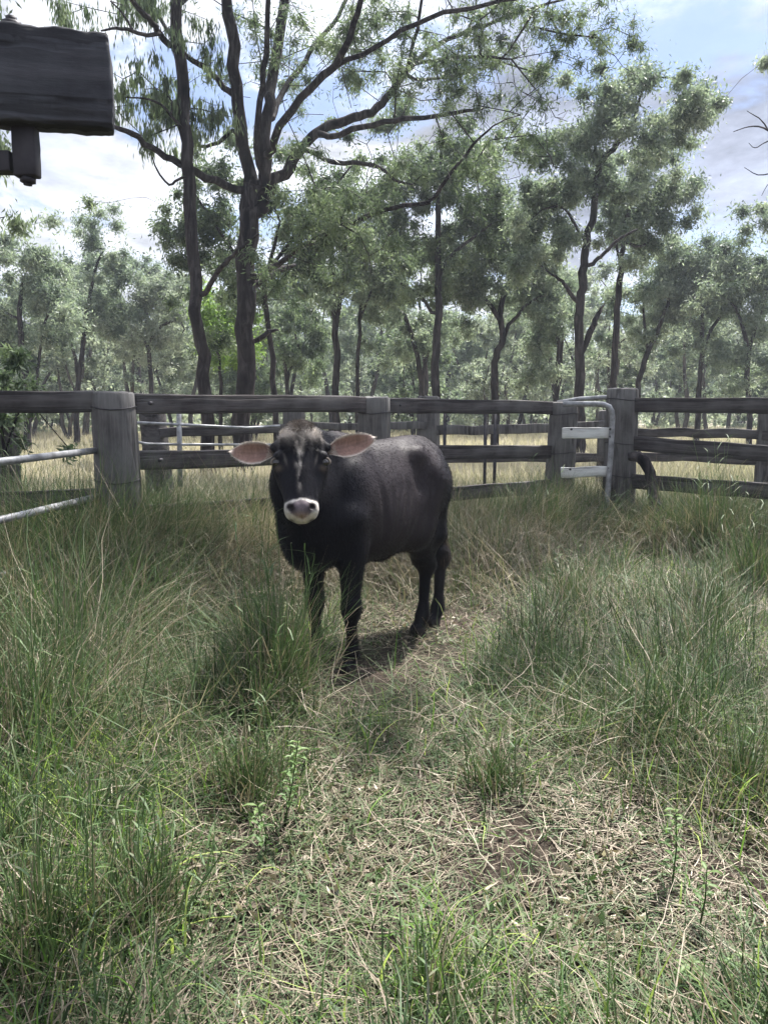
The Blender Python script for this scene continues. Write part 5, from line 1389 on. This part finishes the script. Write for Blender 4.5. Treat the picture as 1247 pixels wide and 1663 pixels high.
L = rg.uniform(.25, .95, n) * (.55 + .6 * cl) * (1 + .12 * (u < 430))
tone = np.where(green, rg.uniform(.10, .50, n), rg.uniform(.50, .95, n))
o = blades('fence_grass', np.stack([X, Y], -1), L, rg.uniform(.0028, .0065, n), field_az(X, Y) + 3.6, np.abs(rg.normal(.25, .4, n)) + .35 * (~green), np.abs(rg.normal(1.2, .8, n)), tone, M['grass'], 5, 0, rg)
tag(o, 'rank half dead grass heaped along the yard fences', kind='stuff')

# green strip and pale dry paddock outside the fence
X = rg.uniform(-8, 9, 60000); Y = rg.uniform(8.2, 13.5, 60000); ok = Y > np.interp(X, [P0[0], P1[0], P2[0], P3[0], P4[0], P5[0]], [P0[1], P1[1], P2[1], P3[1], P4[1], P5[1]]) + .15
X, Y = X[ok], Y[ok]; n = len(X)
o = blades('verge_grass', np.stack([X, Y], -1), rg.uniform(.12, .52, n), rg.uniform(.005, .011, n), rg.uniform(0, 6.28, n), np.abs(rg.normal(.2, .3, n)), np.abs(rg.normal(.8, .5, n)), np.clip(rg.normal(.46, .18, n) + .14 * snoise(X, Y, 91, .8, 3), 0, 1), M['grass'], 3, 0, rg); tag(o, 'green grass strip just outside the yard', kind='stuff')
Y = 11 + 45 * rg.uniform(0, 1, 150000) ** 1.7; X = rg.uniform(-1, 1, len(Y)) * (Y * .62 + 1); n = len(X)
o = blades('paddock_grass', np.stack([X, Y], -1), rg.uniform(.15, .55, n), rg.uniform(.008, .018, n) * (1 + Y / 30), rg.uniform(0, 6.28, n), np.abs(rg.normal(.25, .3, n)), np.abs(rg.normal(.7, .4, n)), np.clip(rg.normal(.62, .2, n) + .3 * snoise(X, Y, 92, .25, 3), 0, 1), M['paddock'], 2, 0, rg); tag(o, 'pale dry grass of the sunlit paddock', kind='stuff')

# the tall tussock in front of the bull's fore legs, and other upright clumps one can point at
def tussock(label, u, v, n, h, spread, green=.68, seed=0, side=True, name='grass_tussock', group=None):
    r = np.random.default_rng(seed); c = gp(u, v); loc = (c[0], c[1], float(ground_h(c[0], c[1])))
    a = r.uniform(0, 6.28, n); rr = np.abs(r.normal(0, spread, n)); X = c[0] + np.cos(a) * rr; Y = c[1] + np.sin(a) * rr
    n = int(n * .62); a, rr, X, Y = a[:n], rr[:n], X[:n], Y[:n]
    root = empty(name, loc); tag(root, label, 'grass clump', group)
    tone = np.where(r.uniform(0, 1, n) < green, r.uniform(.10, .45, n), r.uniform(.5, .8, n))
    blades('leaf_blades', np.stack([X, Y], -1), h * r.uniform(.35, 1.05, n), r.uniform(.003, .007, n), a + r.normal(0, .9, n), np.abs(r.normal(.10, .25, n)) + rr * 1.2, r.normal(.35, .5, n), tone, M['grass'], 6, 0, r, parent=root, loc=loc, kink=.3)
    for ch in root.children: ch.location = (0, 0, 0); ch['kind'] = 'stuff'
    if side:
        g = Geo(); m_ = max(6, n // 60); SV = []; SF = []; tt = []
        for i in range(m_):
            b = np.array([r.normal(0, spread * .7), r.normal(0, spread * .7), 0]); top = b + np.array([r.normal(0, .14) * h, r.normal(0, .14) * h, h * r.uniform(.85, 1.25)])
            P = [b, lerp(b, top, .35) + r.normal(0, .015, 3), lerp(b, top, .7) + r.normal(0, .02, 3), top]
            g.tube(P, [.0028, .0026, .002, .0012], 4, cap=False)
            for q in np.linspace(.3, 1, 6):
                p = lerp(b, top, q); aa = r.uniform(0, 6.28); dl = np.array([cos(aa), sin(aa), r.uniform(.2, 1.0)]) * h * r.uniform(.09, .2); sd_ = np.array([-sin(aa), cos(aa), 0]) * .0035; k = len(SV)
                mid = p + dl * .55; tp = p + dl * np.array([1.1, 1.1, .7])
                SV += [p - sd_ * .5, p + sd_ * .5, mid + sd_, mid - sd_, tp]; SF.append([k, k + 1, k + 2, k + 3]); SF.append([k + 3, k + 2, k + 4, k + 4])
        V = np.concatenate([np.concatenate(g.V), np.array(SV)]); F4 = np.concatenate(g.F4); base = sum(len(q) for q in g.V)
        Fq = np.array([f for f in SF if f[2] != f[3]]) + base; Ft = np.array([f[:3] for f in SF if f[2] == f[3]]) + base
        np_mesh('seed_stems', V, [np.vstack([F4, Fq]), Ft], M['grass'], root, {'t': ('FACE', np.concatenate([np.full(len(F4), .40), r.uniform(.2, .55, len(Fq)), r.uniform(.2, .55, len(Ft))]))})
    return root
TS = [('tall upright green tussock in front of the bull right foreleg', 452, 1158, 1300, .78, .075), ('shorter green tussock against the left flank of the tall tussock before the bull', 415, 1190, 800, .44, .12),
      ('upright green clump behind the bright grass patch right of the bull', 925, 1010, 500, .40, .07), ('thick green clump at the right edge by the bare patch', 1150, 1030, 900, .38, .12),
      ('bright green tall clump at the far left edge', 20, 1260, 800, .62, .12), ('tall weedy green clump against the right fence rails', 1155, 915, 1300, .95, .12),
      ('green tuft at the lower centre of the bottom edge', 700, 1630, 700, .20, .12), ('tall arching grass clump behind the lower pipe of the left gate', 70, 960, 1300, .85, .2), ('tall seeding grass at the left edge above the pipe gate', 20, 905, 1100, 1.0, .2), ('grass clump reaching up beside the split left fence post', 130, 935, 900, .8, .13), ('grass clump hiding the lowest rail left of the bull', 400, 935, 1100, .68, .18), ('dry grass clump against the leaning gate post', 890, 905, 1000, .75, .12), ('dark green tussock in the right corner by the fence', 1225, 965, 1200, .7, .14),
      ('leafy green tuft at the right edge in mid foreground', 1200, 1290, 800, .34, .12), ('low broad green tuft right of centre in the foreground', 800, 1280, 600, .22, .10), ('green tuft beside the leafy weed left of centre', 400, 1300, 700, .32, .12),
      ('coarse pale green clump in the lower left corner', 60, 1560, 900, .42, .14), ('green tuft standing in the brown litter left of the date', 240, 1500, 500, .34, .10)]
for i, q in enumerate(TS):
    q = list(q); q[0] = q[0].replace(' left of the date', ' at lower left')
    tussock(*q[:6], seed=300 + i)

# broad leaved weeds
def weed(label, u, v, h, seed, n=16):
    r = np.random.default_rng(seed); c = gp(u, v); root = empty('leafy_weed', (c[0], c[1], float(ground_h(c[0], c[1])))); tag(root, label, 'weed')
    g = Geo(); V = []; F = []; tt = []
    top = np.array([r.normal(0, .03), r.normal(0, .03), h]); P = [np.zeros(3), top * .5 + r.normal(0, .01, 3), top]; g.tube(P, [.003, .0025, .0015], 5, cap=False)
    st_ = g.build('stem', M['weed'], root, attrs=None)
    for i in range(n):
        q = .25 + .75 * i / n; p = P[0] * 0 + top * q; aa = i * 2.4; Ln = r.uniform(.025, .05); ax = np.array([cos(aa), sin(aa), r.uniform(-.1, .6)]); ax /= np.linalg.norm(ax); sd_ = np.cross(ax, [0, 0, 1]); sd_ /= np.linalg.norm(sd_); k = len(V); w = Ln * .34
        for s_, ww, dz in ((0, .05, 0), (.3, .9, .003), (.65, .85, .002), (1, .05, -.006)):
            V += [p + ax * Ln * s_ - sd_ * w * ww * .5 + [0, 0, dz], p + ax * Ln * s_ + [0, 0, dz - .003], p + ax * Ln * s_ + sd_ * w * ww * .5 + [0, 0, dz]]
        for a_ in range(3):
            for b_ in range(2): F.append([k + a_ * 3 + b_, k + a_ * 3 + b_ + 1, k + a_ * 3 + b_ + 4, k + a_ * 3 + b_ + 3]); tt.append(.2 + .8 * q * r.uniform(.7, 1))
    np_mesh('leaves', V, np.array(F), M['weed'], root, {'t': ('FACE', tt)})
for q in (('bright leafy weed at right in the brown litter, the taller of a close pair', 1090, 1440, .26, 1, 26), ('bright leafy weed just right of the taller weed in the brown litter', 1135, 1500, .20, 2, 20), ('leafy green weed in tall grass left of centre', 462, 1345, .34, 3, 34),
          ('small yellowish leafy weed lowest in the left centre grass', 430, 1400, .20, 4, 18), ('small round leaved weed near the lower right corner', 1125, 1590, .10, 5, 14), ('little leafy weed in the shade at the bottom right corner', 1180, 1630, .12, 6, 14)):
    weed(*q)
# ------------------------------------------------------------------ air
def haze():
    g = Geo(); g.box((0, 60, 16), (340, 240, 37))
    m, nt, out = mat_new('haze_air'); v = nt.nodes.new('ShaderNodeVolumePrincipled')
    v.inputs['Color'].default_value = (.80, .87, 1, 1); v.inputs['Density'].default_value = .0013; v.inputs['Anisotropy'].default_value = .3
    nt.links.new(v.outputs[0], out.inputs['Volume'])
    o = g.build('haze', m); o['kind'] = 'stuff'; o['label'] = 'thin pale air between the viewer and the woods'
haze()
